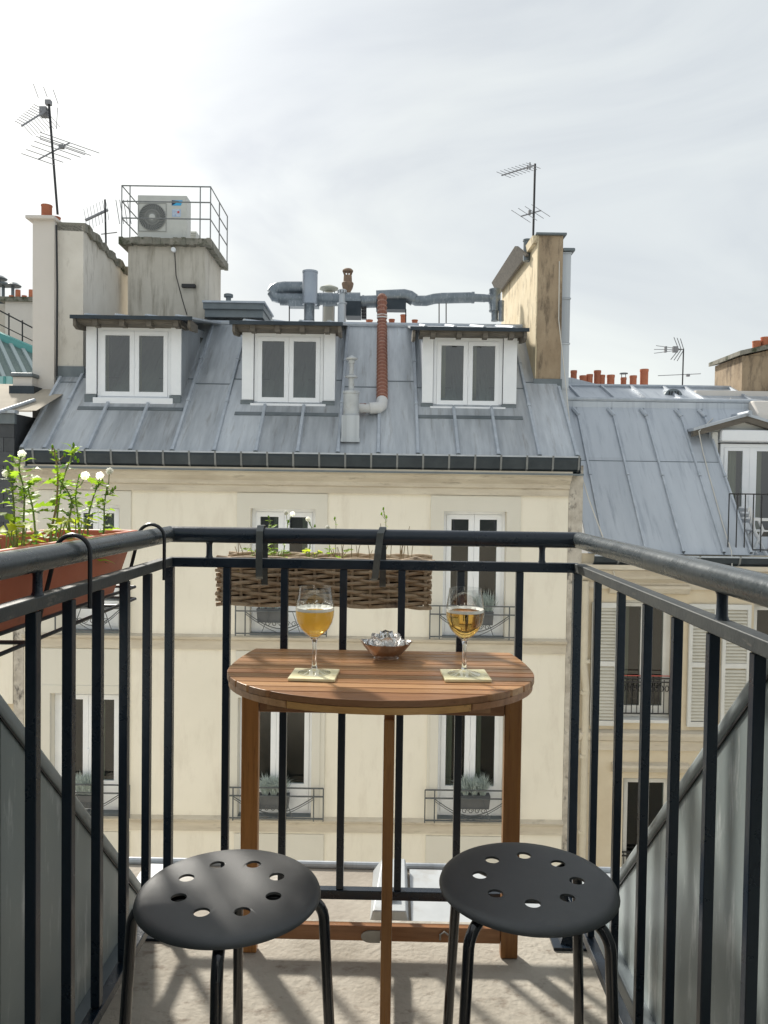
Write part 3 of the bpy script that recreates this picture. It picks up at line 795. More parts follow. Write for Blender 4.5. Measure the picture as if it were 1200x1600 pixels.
def ant4(m, v):
    for (a, b, c, d) in ((1025, 540, 1068, 546), (1022, 546, 1068, 546), (1022, 552, 1068, 546)): m.tube([P(a, b, v), P(c, d, v)], .006, 4)
    for k in range(3):
        m.tube([P(1053 + 5 * k, 527 + k, v), P(1060 + 4 * k, 545, v)], .008, 4); m.tube([P(1048 + 5 * k, 562 + k, v), P(1060 + 4 * k, 547, v)], .008, 4)
    for px in (1040, 1055): 
        c = P(px, 546, v); m.box(c.x - .02 - (px == 1055) * .03, c.x + .02 + (px == 1055) * .03, v - .03, v + .03, c.z - .06, c.z + .06)
    m.tube([P(1028, 587, v), P(1095, 584, v)], .007, 4)
    c = P(1075, 586, v); m.box(c.x - .03, c.x + .03, v - .03, v + .03, c.z - .03, c.z + .02)
pole_antenna('roof_antenna', 'grey aerial on a thin pole above the ridge of the right roof', (1066, 612), (1068, 545), 3.6, .014, [('aerial', ant4)])

# ---- ducts along the ridge
VDK = V_TOP + .7
p0 = P(485, 500, VDK)
dk = thing_b('ventilation_duct', 'long patched zinc ventilation duct running along the ridge from looped end to chimney', 'duct', p0)
def dpart(nm, m, mt=DUCT, smooth=True): return fix(m.build(nm, mt, dk, smooth=smooth, angle=50), dk, p0)
pxm = (12 + VDK) / F_PX
def seg(pts, rpx, nm='duct_section', mt=DUCT, v=VDK, n=16): return dpart(nm, MB().tube([P(x, y, v) for x, y in pts], rpx * pxm * 1.12, n), mt)
seg([(478, 449), (446, 449)], 8); seg([(447, 449), (436, 450), (428, 453), (426, 458)], 8.4, 'elbow')
seg([(426, 456), (430, 464), (440, 466)], 8, 'elbow'); seg([(438, 467), (500, 468)], 9)
def can(px, r, y1, y0, nm, v=VDK, mt=DUCT):
    c = P(px, y0, v); hh = P(px, y1, v).z - c.z; r *= pxm
    return dpart(nm, MB().lathe([(r, 0), (r * 1.04, .01), (r * 1.04, .03), (r, .04), (r, hh - .04), (r * 1.05, hh - .035), (r * 1.05, hh), (r * .9, hh), (r * .88, hh - .2)], 20, c), mt)
can(484, 11.5, 424, 476, 'upright_cylinder', VDK - .25, mat('duct_blue', (.30, .34, .40), (.38, .42, .47), scale=3, rough=.4, metal=.5))
can(483, 8, 474, 502, 'upright_pipe', VDK - .25)
m = MB(); a = P(452, 462, VDK); b = P(498, 481, VDK); m.box(a.x, b.x, VDK - .12, VDK + .12, b.z, a.z); dpart('duct_box', m, DUCT, False)
seg([(498, 467), (522, 468)], 8.5); seg([(505, 468), (520, 468)], 9.5, 'collar'); seg([(522, 468), (542, 469)], 9)
seg([(540, 472), (563, 472)], 13, 'duct_section'); seg([(537, 472), (541, 472)], 14, 'collar'); seg([(560, 472), (590, 471)], 8.5); seg([(566, 472), (569, 472)], 9.4, 'collar')
m = MB(); a = P(541, 474, VDK); b = P(564, 497, VDK); m.box(a.x, b.x, VDK - .2, VDK + .2, b.z, a.z); dpart('fan_box', m, ZINC_D, False)
for k in range(4):
    c = P(568, 482 + 5 * k, VDK); dpart('clamp', MB().box(c.x - .04, c.x + .06, VDK - .06, VDK + .06, c.z - .02, c.z + .02), BLACKIRON, False)
seg([(588, 464), (632, 462), (640, 464), (647, 469)], 9); m = MB(); a = P(588, 470, VDK); b = P(634, 486, VDK); m.box(a.x, b.x, VDK - .14, VDK + .14, b.z, a.z); dpart('duct_box', m, ZINC_D, False)
seg([(640, 464), (650, 470), (666, 470), (678, 467), (688, 466)], 7.2); seg([(688, 466), (738, 465)], 7.4); seg([(736, 465), (758, 466)], 5.6); seg([(737, 465), (741, 465)], 8, 'collar'); seg([(752, 466), (766, 466)], 5.2)
can(773, 8.8, 452, 487, 'end_cylinder'); can(773, 5.5, 486, 502, 'end_pipe'); seg([(764, 466), (780, 466)], 7.5, 'tee')
can(783, 4, 470, 502, 'end_pipe', VDK - .1)
for x, y in ((452, 480), (634, 486), (686, 472), (697, 472)):
    dpart('stay', MB().tube([P(x, y - 3, VDK), P(x, 505, VDK)], .012, 5), BLACKIRON, False)

p0b = P(512, 500, VDK + .4)
cp = thing_b('roof_vent', 'pale round mushroom vent cap behind the ridge duct', 'vent', p0b)
c = P(514, 450, VDK + .4)
r = 15 * pxm
fix(MB().lathe([(r * .5, -.07), (r, -.03), (r * .98, 0), (r * .4, .05), (.01, .06)], 24, c).build('cap', mat('vent_cap', (.42, .43, .36), (.5, .5, .44), scale=6, rough=.6), cp, smooth=True), cp, p0b)
fix(MB().tube([c + Vector((0, 0, -.7)), c + Vector((0, 0, -.12))], r * .55, 16).build('pipe', mat('vent_pipe_pale', (.55, .52, .45), (.45, .42, .36), scale=6, rough=.7), cp, smooth=True), cp, p0b)
for q in (-.6, .6): fix(MB().tube([c + Vector((r * q, 0, -.7)), c + Vector((r * q, 0, 0))], .008, 5).build('stay', IRON, cp), cp, p0b)
p0c = P(542, 500, VDK + .5)
ck = thing_b('chimney_cowl', 'rusty brown turned chimney cowl with open crown above the duct', 'cowl', p0c)
c = P(543, 460, VDK + .5); s = pxm
fix(MB().lathe([(5 * s, -.4), (5 * s, .05), (8 * s, .12), (9.5 * s, .2), (9.5 * s, .23), (7 * s, .26), (6.5 * s, .38), (5 * s, .39)], 18, c).build('cowl_body', mat('rusty_cowl', (.15, .11, .09), (.30, .20, .13), scale=12, rough=.8), ck, smooth=True), ck, p0c)
for k in range(8):
    t = k * math.pi / 4; q = Vector((math.cos(t), math.sin(t), 0))
    fix(MB().tube([c + q * 5 * s + Vector((0, 0, .38)), c + q * 7 * s + Vector((0, 0, .46))], .012, 4).build('crown_spike', MATS['rusty_cowl'], ck), ck, p0c)
fix(MB().lathe([(8.5 * s, .46), (8.6 * s, .49), (6 * s, .52), (.01, .53)], 18, c).build('crown_cap', MATS['rusty_cowl'], ck, smooth=True), ck, p0c)
p0d = P(533, 500, V_TOP + .2)
fv = thing_b('flue_pipe', 'small blue-grey flue with slatted cap standing in front of the duct', 'flue', p0d)
c = P(534, 500, V_TOP + .2)
fix(MB().lathe([(.08, -.3), (.08, .30), (.10, .31), (.10, .33), (.055, .34), (.055, .5), (.09, .52), (.09, .57), (.075, .58)], 16, c).build('flue_body', ZINC, fv, smooth=True), fv, p0d)
for k in range(10):
    t = k * math.pi / 5
    fix(MB().box(-.006, .006, -.006, .006, 0, .05).build('slot', BLACKIRON, fv, ), fv, Vector(p0d) - (c + Vector((.085 * math.cos(t), .085 * math.sin(t), .51))))

# ---- rust coloured spiral pipe down the slope
p0e = bslope(597, 628, .1)
sp = thing_b('spiral_pipe', 'rust red spiral flexible pipe running down the zinc slope to a white elbow', 'pipe', p0e)
pts_px = [(597, 463)]
a = P(597, 462, V_TOP + .25); b = P(597, 508, V_TOP - .05); c2 = bslope(597, 625, .14)
path = [a + Vector((0, 0, -.0)), a.lerp(b, .5), b, b.lerp(c2, .3), b.lerp(c2, .65), c2]
m = MB(); path2 = []
for i in range(len(path) - 1):
    nk = max(2, int((path[i + 1] - path[i]).length / .028))
    for k in range(nk): path2.append(path[i].lerp(path[i + 1], k / nk))
path2.append(path[-1])
tot = len(path2); rr = [(.072, .090, .093, .088)[i % 4] for i in range(tot)]
RIB = mat('rust_rib_highlight', (.46, .27, .21), (.34, .17, .12), scale=14, rough=.6)  # lighter rust colour paints the highlight on each rib of the pipe
for i in range(2, tot - 1, 4):
    t_ = (path2[i + 1] - path2[i - 1]).normalized() * .008
    fix(MB().tube([path2[i] - t_, path2[i] + t_], .0985, 14).build('pipe_rib', RIB, sp), sp, p0e)
fix(m.tube(path2, rr, 14).build('corrugated_pipe', RUST, sp), sp, p0e)
g1 = P(597, 490, V_TOP + .05)
ELB = mat('white_elbow', (.60, .60, .59), (.70, .70, .69), scale=6, rough=.5)
for t in (.42, .47):
    q = a.lerp(b, t * 1.6); fix(MB().tube([q + Vector((0, 0, .012)), q - Vector((0, 0, .012))], .102, 16).build('clamp', ELB, sp), sp, p0e)
e0_ = c2; e1_ = bslope(592, 637, .16); e2_ = bslope(577, 638, .17); e3_ = bslope(560, 638, .2)
fix(MB().tube([e0_, e0_.lerp(e1_, .6) + Vector((.02, 0, -.02)), e1_, e2_], .095, 14).build('elbow', ELB, sp, smooth=True, angle=60), sp, p0e)
fix(MB().tube([e2_, e3_, bslope(549, 637, .2)], .075, 14).build('connecting_pipe', ELB, sp, smooth=True), sp, p0e)
fix(MB().tube([e2_ + Vector((-.05, 0, 0)), e2_ + Vector((-.16, 0, 0))], .081, 14).build('rusty_sleeve', RUST, sp, smooth=True), sp, p0e)

# ---- clay pots behind the ridge
for px, py, w_, mt in ((577, 500, 9, 0), (612, 499, 8, 1), (630, 492, 8, 0), (648, 500, 8, 1)):
    c = P(px, 510, V_TOP + 1.6); sc_ = (13.6 + V_TOP) / F_PX; top_z = P(px, py, V_TOP + 1.6).z
    o = MB().lathe([(w_ * sc_ * .5, 0), (w_ * sc_ * .55, top_z - c.z - .03), (w_ * sc_ * .62, top_z - c.z - .02), (w_ * sc_ * .62, top_z - c.z), (w_ * sc_ * .45, top_z - c.z)], 14).build('chimney_pot', TERRA, None, smooth=True)
    o.location = BW(c)
    tag(o, {577: 'brown clay chimney pot just right of the fan box on the ridge', 612: 'short ochre clay chimney pot right of the spiral pipe top', 630: 'tall red clay chimney pot under the ridge duct', 648: 'ochre clay chimney pot beside the right dormer corner'}[px], 'chimney pot', 'clay pots behind the ridge')

# ---- window boxes with blue grass
GRASSM = mat('blue_grass', (.34, .42, .40), (.60, .66, .62), scale=30, rough=.7)
BOXM = mat('grey_box', (.10, .105, .11), (.13, .135, .14), scale=5, rough=.7)
def grass_box(px0, px1, py_top, py_bot, v, label, blades=420, spread=1.0):
    a, b = P(px0, py_top, v), P(px1, py_bot, v)
    base = Vector(((a.x + b.x) / 2, v, b.z))
    o = thing_b('flower_box', label, 'flower box', base, 'window boxes of blue grass')
    w_, h_ = (b.x - a.x) / 2, a.z - b.z
    MB().add([(-w_ * .92, -.07, 0), (w_ * .92, -.07, 0), (w_ * .92, .07, 0), (-w_ * .92, .07, 0), (-w_, -.085, h_), (w_, -.085, h_), (w_, .085, h_), (-w_, .085, h_)],
             [(0, 3, 2, 1), (4, 5, 6, 7), (0, 1, 5, 4), (1, 2, 6, 5), (2, 3, 7, 6), (3, 0, 4, 7)]).build('box', BOXM, o)
    m = MB(); rnd = random.Random(px0)
    for k in range(blades):
        cx = rnd.choice((-.55, 0, .55)) * w_ + rnd.uniform(-.04, .04) * spread
        t = rnd.uniform(0, 6.28); q = rnd.uniform(0, 1) ** .7
        L = rnd.uniform(.28, .42) * (1 - .2 * q); dx, dy = math.cos(t) * q * .28, math.sin(t) * q * .17
        p1_ = Vector((cx, rnd.uniform(-.04, .04), h_)); p2 = p1_ + Vector((dx * .45, dy * .45, L * .6)); p3 = p1_ + Vector((dx, dy, L * (1 - .35 * q)))
        s_ = Vector((math.sin(t + 1.5), math.cos(t), 0)).normalized() * .006
        m.add([p1_ - s_, p1_ + s_, p2 + s_, p2 - s_, p3], [(0, 1, 2, 3), (3, 2, 4)])
    tag(m.build('grass_tuft', GRASSM, o), kind='stuff')
    return o
grass_box(404, 452, 1241, 1262, -.02, 'grey box of blue grass at the lower middle window')
grass_box(716, 765, 1241, 1262, -.02, 'grey box of blue grass at the lower right window')
grass_box(120, 146, 1240, 1260, -.02, 'grey box of blue grass at the lower left window')
grass_box(745, 770, 955, 976, -.02, 'small grey box of pale grass at the upper right window', 160)
grass_box(402, 440, 950, 972, -.02, 'grey box at the upper middle window, hidden partly by the wicker trough', 40)
# ================================================================ THE BUILDING ON THE RIGHT
nb2 = thing('corner_building', 'older cream stone building at the right with steep zinc roof, gabled dormer and louvred shutters', 'building', (0, 12, 0), R(1))
QL, QR = UP + .004, 9.5
zE = B.v(1000, 866, -.05).z
TQ = 1.237
def QP(u, v, lift=0.0): return Vector((u, v - lift * .78, zE + TQ * (v + .05) + lift * .63))
def qslope(px, py, lift=0.0): return B.slope(px, py, zE, TQ, -.05, lift)
VQ = qslope(1000, 633).y; ZQ = QP(0, VQ).z
# facade windows with shutters
win_r = [(968, 1052, 938, 1128), (1176, 1262, 944, 1132)]
win_l = [(972, 1052, 1216, 1400)]
hr = []
for L, Rr, T, Bm in win_r + win_l:
    c = (T + Bm) / 2; hr.append((bu(L, c, .02), bu(Rr, c, .02), B.v((L + Rr) / 2, Bm, .02).z, B.v((L + Rr) / 2, T, .02).z))
hr.append((hr[1][0], hr[1][1], hr[2][2], hr[2][3]))
mb = MB(); wall_grid(mb, QL, QR, GZ, zE, .02, hr + [(h[0], h[1], h[2] - 2.9, h[3] - 2.9) for h in hr[2:]], .25); mb.build('wall', OLDSTONE, nb2)
zc1, zc0 = B.v(1000, 886, -.1).z, B.v(1000, 908, 0).z
MB().prism([(.02, zc0 - .12), (-.03, zc0 - .12), (-.03, zc0 - .02), (-.12, zc0 + .05), (-.16, zc1 - .06), (-.24, zc1 - .03), (-.24, zc1 + .04), (.02, zc1 + .04)], QL, QR, 'x').build('cornice', CORNICE, nb2)
zb = B.v(1000, 1152, 0).z
MB().prism([(.02, zb - .2), (-.03, zb - .2), (-.03, zb - .06), (-.10, zb - .02), (-.13, zb + .06), (-.13, zb + .10), (.02, zb + .12)], QL, QR, 'x').build('string_course', CORNICE, nb2)
for i, h in enumerate(hr):
    w = casement(nb2, h[0] + .004, h[1] - .004, h[2] + .05, h[3] - .004, .17, fr=.05, st=.06, mid=.10, rail=.12, curtain=(0, .45) if i == 0 else None, frame_mat=WHITE_D, pane=PANE2)
    MB().box(h[0], h[1], -.05, .17, h[2] + .003, h[2] + .05).build('sill', WHITE_D, w)
    hd = MB(); hd.prism([(.019, h[3] + .10), (-.05, h[3] + .12), (-.10, h[3] + .2), (-.10, h[3] + .24), (.019, h[3] + .26)], h[0] - .2, h[1] + .2, 'x'); hd.build('hood_mould', CORNICE, w)
    # railing in front of the glass
    m = MB()
    for z in (h[2] + .12, h[2] + .62, h[2] + .68): m.bar((h[0], .07, z), (h[1], .07, z), .02)
    k = 0; u = h[0] + .05
    while u < h[1]:
        m.bar((u, .07, h[2] + .12), (u, .07, h[2] + .66), .012); u += .085
        if u < h[1] and i < 2: m.tube([(u - .04 + .03 * math.cos(t), .065, h[2] + .52 + .05 * math.sin(t)) for t in (0, 1.05, 2.1, 3.14, 4.2, 5.2, 6.28)], .008, 4, caps=False)
    m.build('window_railing', BLACKIRON, w)
    if i == 0:
        MB().tube([(h[0], -.01, h[2] + .74), (h[1], -.01, h[2] + .74)], .008, 6).build('red_rail', mat('red_rail', (.45, .09, .07), rough=.6), w)
# louvred shutters folded back on the wall
SLAT = mat('shutter_paint', (.66, .64, .57), (.58, .56, .49), scale=4, rough=.7)
def shutter(pa, pb, pt, pbm):
    a, b = bu(pa, 1040, -.04), bu(pb, 1040, -.04); z0, z1 = B.v((pa + pb) / 2, pbm, -.04).z, B.v((pa + pb) / 2, pt, -.04).z
    s_ = MB(); f = .055; zm = z0 + (z1 - z0) * .50
    s_.box(a, a + f, -.045, 0, z0, z1).box(b - f, b, -.045, 0, z0, z1)
    for z in (z0, zm - .03, z1 - .08): s_.box(a + f, b - f, -.044, -.002, z, z + .08)
    o = s_.build('shutter', WHITE_D, nb2)
    n = int((z1 - z0 - .26) / .05)
    k = 0; z = z0 + .10
    while z < z1 - .10:
        if not (zm - .06 < z < zm + .05):
            sl = MB().add([(a + f, -.040, z), (b - f, -.040, z), (b - f, -.008, z + .038), (a + f, -.008, z + .038), (a + f, -.034, z - .007), (b - f, -.034, z - .007), (b - f, -.002, z + .031), (a + f, -.002, z + .031)],
                          [(3, 2, 1, 0), (4, 5, 6, 7), (0, 1, 5, 4), (1, 2, 6, 5), (2, 3, 7, 6), (3, 0, 4, 7)]).build('louvre_slat', SLAT, o)
        z += .052
shutter(924, 966, 942, 1134); shutter(1076, 1120, 944, 1136); shutter(1128, 1172, 945, 1138)
# drainpipe at the join of the two houses
dpz = B.v(912, 1085, -.1)
m = MB(); m.tube([(UP + .09, -.09, GZ), (UP + .09, -.09, dpz.z + .1), (UP + .05, -.09, dpz.z + .45), (UP + .05, -.09, zc0)], .055, 10)
dp = m.build('drainpipe', mat('pipe_paint', (.66, .60, .48), (.58, .52, .41), scale=5, rough=.7), nb2, smooth=True)
for z in (dpz.z, dpz.z - 1.0, dpz.z - 2.2, dpz.z + .5): MB().tube([(UP + .08, -.09, z), (UP + .08, -.09, z + .05)], .068, 10).build('pipe_clamp', MATS['pipe_paint'], dp)
# gutter
gq1 = zE - .01
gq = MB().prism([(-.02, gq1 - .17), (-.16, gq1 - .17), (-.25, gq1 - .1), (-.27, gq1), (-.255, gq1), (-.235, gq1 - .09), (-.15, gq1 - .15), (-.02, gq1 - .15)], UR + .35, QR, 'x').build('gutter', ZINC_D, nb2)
MB().box(UR + .35, QR, -.285, -.25, gq1 - .012, gq1 + .012).build('gutter_rim', ZINC_L, gq)
u = QL + .5
while u < 7.5:
    MB().prism([(-.16, gq1 - .175), (-.255, gq1 - .105), (-.29, gq1 + .014), (-.275, gq1 + .014), (-.245, gq1 - .10), (-.16, gq1 - .165)], u - .014, u + .014, 'x').build('gutter_bracket', IRON, gq); u += .62
# roof
VT2 = VQ + 2.1
def TP(u, v, lift=0.0): return Vector((u, v, ZQ + .07 + .38 * (v - VQ) + lift))
c605 = B.slope(1000, 605, ZQ + .07, .38, VQ); VT2 = c605.y
VG = 1.5; UE = qslope(1171, 862).x; UF = UE + 1.75
rq = MB().quad(QP(UR_R + .2, -.05), QP(UE, -.05), QP(UE, VQ), QP(UR_R + .2, VQ)).quad(QP(UE, VG), QP(UF, VG), QP(UF, VQ), QP(UE, VQ)).quad(QP(UF, -.05), QP(QR, -.05), QP(QR, VQ), QP(UF, VQ))\
    .quad(QP(UE, -.05), (UE, VG, zE - .06), QP(UE, VG)).quad(QP(UF, -.05), QP(UF, VG), (UF, VG, zE - .06)).quad(TP(UR_R + .2, VQ), TP(QR, VQ), TP(QR, VT2), TP(UR_R + .2, VT2)) \
    .quad(TP(UR_R + .2, VT2), TP(QR, VT2), (QR, VT2 + 4, ZQ - 1), (UR_R + .2, VT2 + 4, ZQ - 1)).build('roof', ZINC_R, nb2)
bq = [qslope(942, 846).x, qslope(1007, 857).x, qslope(1067, 864).x, qslope(1130, 865).x]
st = (bq[3] - bq[0]) / 3
bq = [bq[0] - st] + bq + [UE, (UE + UF) / 2, UF] + [UF + st * k for k in range(1, 5)]
# gabled dormer of this roof
g0, g1 = bu(1108, 700, VG), bu(1229, 700, VG)
vj = qslope(1010, 722).y
for i in range(len(bq) - 1):
    a, b = bq[i] + .012, bq[i + 1] - .012
    if a < UR_R + .2: a = UR_R + .2
    if b < a: continue
    dorm_here = a > UE - .05 and b < UF + .05
    for (va, vb, l) in ([(max(VG, vj), VQ - .05, .012)] if dorm_here else [(-.05, vj + (.05 if i % 2 else 0), .018), (vj + (.05 if i % 2 else 0) - .03, VQ - .05, .012)]):
        pts = [QP(a, va, .002), QP(b, va, .002), QP(b, vb, .002), QP(a, vb, .002), QP(a, va, l), QP(b, va, l), QP(b, vb, l), QP(a, vb, l)]
        MB().add(pts, [(0, 3, 2, 1), (4, 5, 6, 7), (0, 1, 5, 4), (1, 2, 6, 5), (2, 3, 7, 6), (3, 0, 4, 7)]).build('zinc_panel', ZINC_R, rq)
    if not dorm_here:
        MB().add([QP(a, vj - .004, .018), QP(b, vj - .004, .018), QP(b, vj + .005, .018), QP(a, vj + .005, .018), QP(a, vj - .004, .022), QP(b, vj - .004, .022), QP(b, vj + .005, .022), QP(a, vj + .005, .022)],
                 [(0, 3, 2, 1), (4, 5, 6, 7), (0, 1, 5, 4), (1, 2, 6, 5), (2, 3, 7, 6), (3, 0, 4, 7)]).build('panel_joint', LEAD, rq)
for i, u in enumerate(bq):
    if u < UR_R + .25: continue
    blocked = UE + .05 < u < UF - .05
    batten(u, VG + .2 if blocked else -.03, VQ - .1, rq, .05, .05, ZINC_L, QP)
    uu = u + .12
    MB().add([TP(uu - .03, VQ + .06, 0), TP(uu + .03, VQ + .06, 0), TP(uu + .02, VQ + .06, .045), TP(uu - .02, VQ + .06, .045), TP(uu - .03, VT2, 0), TP(uu + .03, VT2, 0), TP(uu + .02, VT2, .045), TP(uu - .02, VT2, .045)],
             [(3, 2, 1, 0), (4, 5, 6, 7), (0, 1, 5, 4), (1, 2, 6, 5), (2, 3, 7, 6), (3, 0, 4, 7)]).build('upper_batten', ZINC_R, rq)
    MB().tube([QP(u - .07, VQ - .08, .02), QP(u, VQ - .2, .05)], .035, 6).build('batten_fork', ZINC_L, rq)
MB().tube([(UR_R + .2, VQ - .03, ZQ + .09), (bu(1180, 640, VQ), VQ - .03, ZQ + .09)], .04, 8).build('break_roll', ZINC_L, rq)
MB().box(UR_R + .2, bu(1180, 640, VQ), VQ - .06, VQ, ZQ - .06, ZQ + .05).build('break_flashing', ZINC_R, rq)
MB().tube([TP(UR_R + .2, VT2, .02), TP(QR, VT2, .02)], .035, 6).build('ridge_roll', ZINC_L, rq)
c = B.slope(1051, 616, ZQ + .07, .38, VQ)
MB().prism([(c.x + .17 * math.cos(t * math.pi / 10), c.z - .05 + .15 * math.sin(t * math.pi / 10)) for t in range(11)], c.y - .05, c.y + .35, 'y').build('roof_vent', LEAD, rq)
m = MB()
for k in (-.08, -.03, .03, .08): m.box(c.x + k - .012, c.x + k + .012, c.y - .06, c.y - .051, c.z - .04, c.z + .05)
m.build('vent_slot', BLACKIRON, rq)
# dormer
gz0_, gz1_ = zE - .04, B.v(1165, 694, VG).z
ap = B.v(1168, 650, VG - .2); el = B.v(1084, 673, VG - .2)
um = ap.x; hw = um - el.x
dg = MB()
vb_ = (el.z - zE) / TQ + .2
for a, b in ((g0, g0 + .05), (g1 - .05, g1)):
    dg.prism([(VG, QP(0, VG).z - .05), (VG, el.z - .0), (vb_, el.z + .0), (vb_, el.z - .4)], a, b, 'x')
dg.box(g0 + .05, g1 - .05, VG + .0, VG + .05, gz1_ + .02, el.z)
dgo = dg.build('dormer', ZINC_R, nb2)
MB().prism([(um - hw + .2, el.z), (um + hw - .2, el.z), (um, ap.z - .07)], VG, VG + .05, 'y').build('gable_board', WHITE_D, dgo)
vbk = VQ + .3
for s_ in (-1, 1):
    e = (um + s_ * hw, VG - .2, el.z); a_ = (um, VG - .2, ap.z)
    m = MB(); up_ = Vector((0, 0, .05))
    pts = [Vector(e), Vector(a_), Vector((a_[0], vbk, a_[2])), Vector((e[0], vbk, e[2]))]
    m.add([*pts, *[q + up_ for q in pts]], [(0, 3, 2, 1), (4, 5, 6, 7), (0, 1, 5, 4), (1, 2, 6, 5), (2, 3, 7, 6), (3, 0, 4, 7)]).build('gable_roof', ZINC_R, dgo)
    m = MB(); pts = [Vector(e) + Vector((0, .02, -.10)), Vector(a_) + Vector((0, .02, -.10))]
    m.add([pts[0], pts[1], pts[1] + Vector((0, 0, .10)), pts[0] + Vector((0, 0, .10)), pts[0] + Vector((0, .1, 0)), pts[1] + Vector((0, .1, 0)), pts[1] + Vector((0, .1, .10)), pts[0] + Vector((0, .1, .10))],
          [(3, 2, 1, 0), (4, 5, 6, 7), (0, 1, 5, 4), (1, 2, 6, 5), (2, 3, 7, 6), (3, 0, 4, 7)]).build('verge_board', WOODD, dgo)
MB().tube([(um, VG - .3, ap.z + .05), (um, vbk, ap.z + .05)], .04, 8).build('ridge_roll', ZINC_L, dgo)
f0, f1 = bu(1122, 760, VG - .02), bu(1216, 760, VG - .02)
cas = casement(dgo, f0 + .02, f1 - .02, gz0_, gz1_, VG - .04, fr=.06, st=.06, mid=.24, rail=.2, curtain=(.0, .6))
for ch in list(cas.children): ch.parent = dgo
MB().box(f0 - .02, f1 + .02, VG - .16, VG - .045, gz1_ + .03, gz1_ + .24).build('shutter_box', WHITE, dgo, bevel=.03)
MB().box(f0 - .14, f0 - .04, VG - .06, VG - .002, gz1_ - .55, gz1_ + .2).build('side_board', WHITE_D, dgo)
MB().box(UE, UF, .0, VG, zE - .12, zE - .05).build('balcony_slab', ZINC_R, dgo)
MB().box(g0 + .0, f0 - .003, VG - .001, VG + .04, zE - .05, gz1_).box(f1 + .003, UF, VG - .001, VG + .04, zE - .05, gz1_).build('back_wall', WHITE_D, dgo)
# small black railing in front
VRL = .03
m = MB(); zt_ = B.v(1170, 772, VRL).z; zb_ = B.v(1170, 862, VRL).z
a, b = bu(1139, 790, VRL), bu(1300, 790, VRL)
m.bar((a, VRL, zt_), (b, VRL, zt_), .02).bar((UE, VRL, zb_ + .03), (b, VRL, zb_ + .03), .02)
u = a
while u <= b: m.bar((u, VRL, max(zb_, QP(u, VRL).z if u < UE else zb_)), (u, VRL, zt_), .014); u += .128
m.build('balcony_railing', BLACKIRON, dgo)
# white garden chair on that balcony
VCH = .55
pc = Vector((B.v(1184, 830, VCH).x, VCH, zE - .05))
wc = thing_b('folding_chair', 'white plastic folding chair behind the thin black railing of the gabled dormer', 'chair', pc)
WPL = mat('white_plastic', (.78, .79, .80), rough=.4)
for s_ in (-.0, .34):
    MB().tube([(-.10, s_, 0), (.08, s_, .44), (.0, s_, .62)], .027, 6).build('leg', WPL, wc)
    MB().tube([(.16, s_, 0), (-.06, s_, .42), (-.14, s_, .80)], .027, 6).build('leg', WPL, wc)
    MB().bar((-.12, s_, .60), (.16, s_, .60), .045).build('armrest', WPL, wc)
MB().box(-.08, .2, -.0, .34, .40, .425).build('seat', WPL, wc)
m = MB()
for k in range(3): m.box(-.13 - .02 * k, -.11 - .02 * k, 0, .34, .54 + .09 * k, .60 + .09 * k)
m.build('backrest', WPL, wc)

# far right chimney stack and pots
VX = 2.6
xa = bu(1160, 560, VX); zt2 = B.v(1160, 556, VX).z
cs = MB().box(xa, xa + 2.2, VX, VX + 1.2, B.v(1170, 640, VX).z, zt2).build('chimney', CHIM_B, nb2)
m = MB(); m.add([(xa - .09, VX - .1, zt2 + .0), (xa + 2.3, VX - .1, zt2 + .55), (xa + 2.3, VX + 1.3, zt2 + .55), (xa - .09, VX + 1.3, zt2), (xa - .09, VX - .1, zt2 + .08), (xa + 2.3, VX - .1, zt2 + .65), (xa + 2.3, VX + 1.3, zt2 + .65), (xa - .09, VX + 1.3, zt2 + .08)],
      [(0, 3, 2, 1), (4, 5, 6, 7), (0, 1, 5, 4), (1, 2, 6, 5), (2, 3, 7, 6), (3, 0, 4, 7)]).build('chimney_cap', CAPST, cs)
MB().prism([(xa, zt2 - .01), (xa + 2.2, zt2 - .01), (xa + 2.2, zt2 + .53)], VX + .02, VX + 1.1, 'y').build('chimney_head', CHIM_B, cs)
for px, y1, y0 in ((1182, 533, 553), (1195, 527, 550), (1209, 524, 548)):
    c = B.v(px, y0 + 3, VX + .3); h_ = B.v(px, y1, VX + .3).z - c.z
    MB().lathe([(.075, 0), (.08, h_ - .03), (.085, h_ - .02), (.085, h_), (.06, h_)], 14, c).build('chimney_pot', TERRA, cs, smooth=True)
MB().box(xa - .9, xa + 2, VX - .1, VX + 1, B.v(1170, 650, VX).z, B.v(1170, 612, VX).z).build('parapet', CHIM_W, nb2)
m = MB(); a = B.v(1180, 625, VQ - .3)
m.prism([(VQ - .5, QP(0, VQ - .5).z - .1), (VQ - .42, a.z - .25), (VQ - .2, a.z), (VX + .2, a.z + .08), (VX + .2, ZQ - .3)], a.x, a.x + 1.2, 'x').build('masonry_upstand', CHIM_W, nb2, bevel=.04)
# small far gable
pg = B.v(1150, 612, 8)
sg = thing_b('small_gable', 'tiny cream gable with blue zinc roof left of the far right chimney', 'gable', pg)
a = B.v(1146, 607, 8) - pg; b = B.v(1154, 588, 8) - pg; c = B.v(1162, 607, 8) - pg
MB().prism([(a.x, a.z - .3), (c.x, c.z - .3), (c.x, c.z), (b.x, b.z), (a.x, a.z)], 0, 1.2, 'y').build('wall', OLDSTONE, sg)
MB().prism([(b.x - .03, b.z + .05), (c.x + .3, c.z + .1), (c.x + .3, c.z), (b.x, b.z)], -.1, 1.3, 'y').build('roof', ZINC_R, sg)
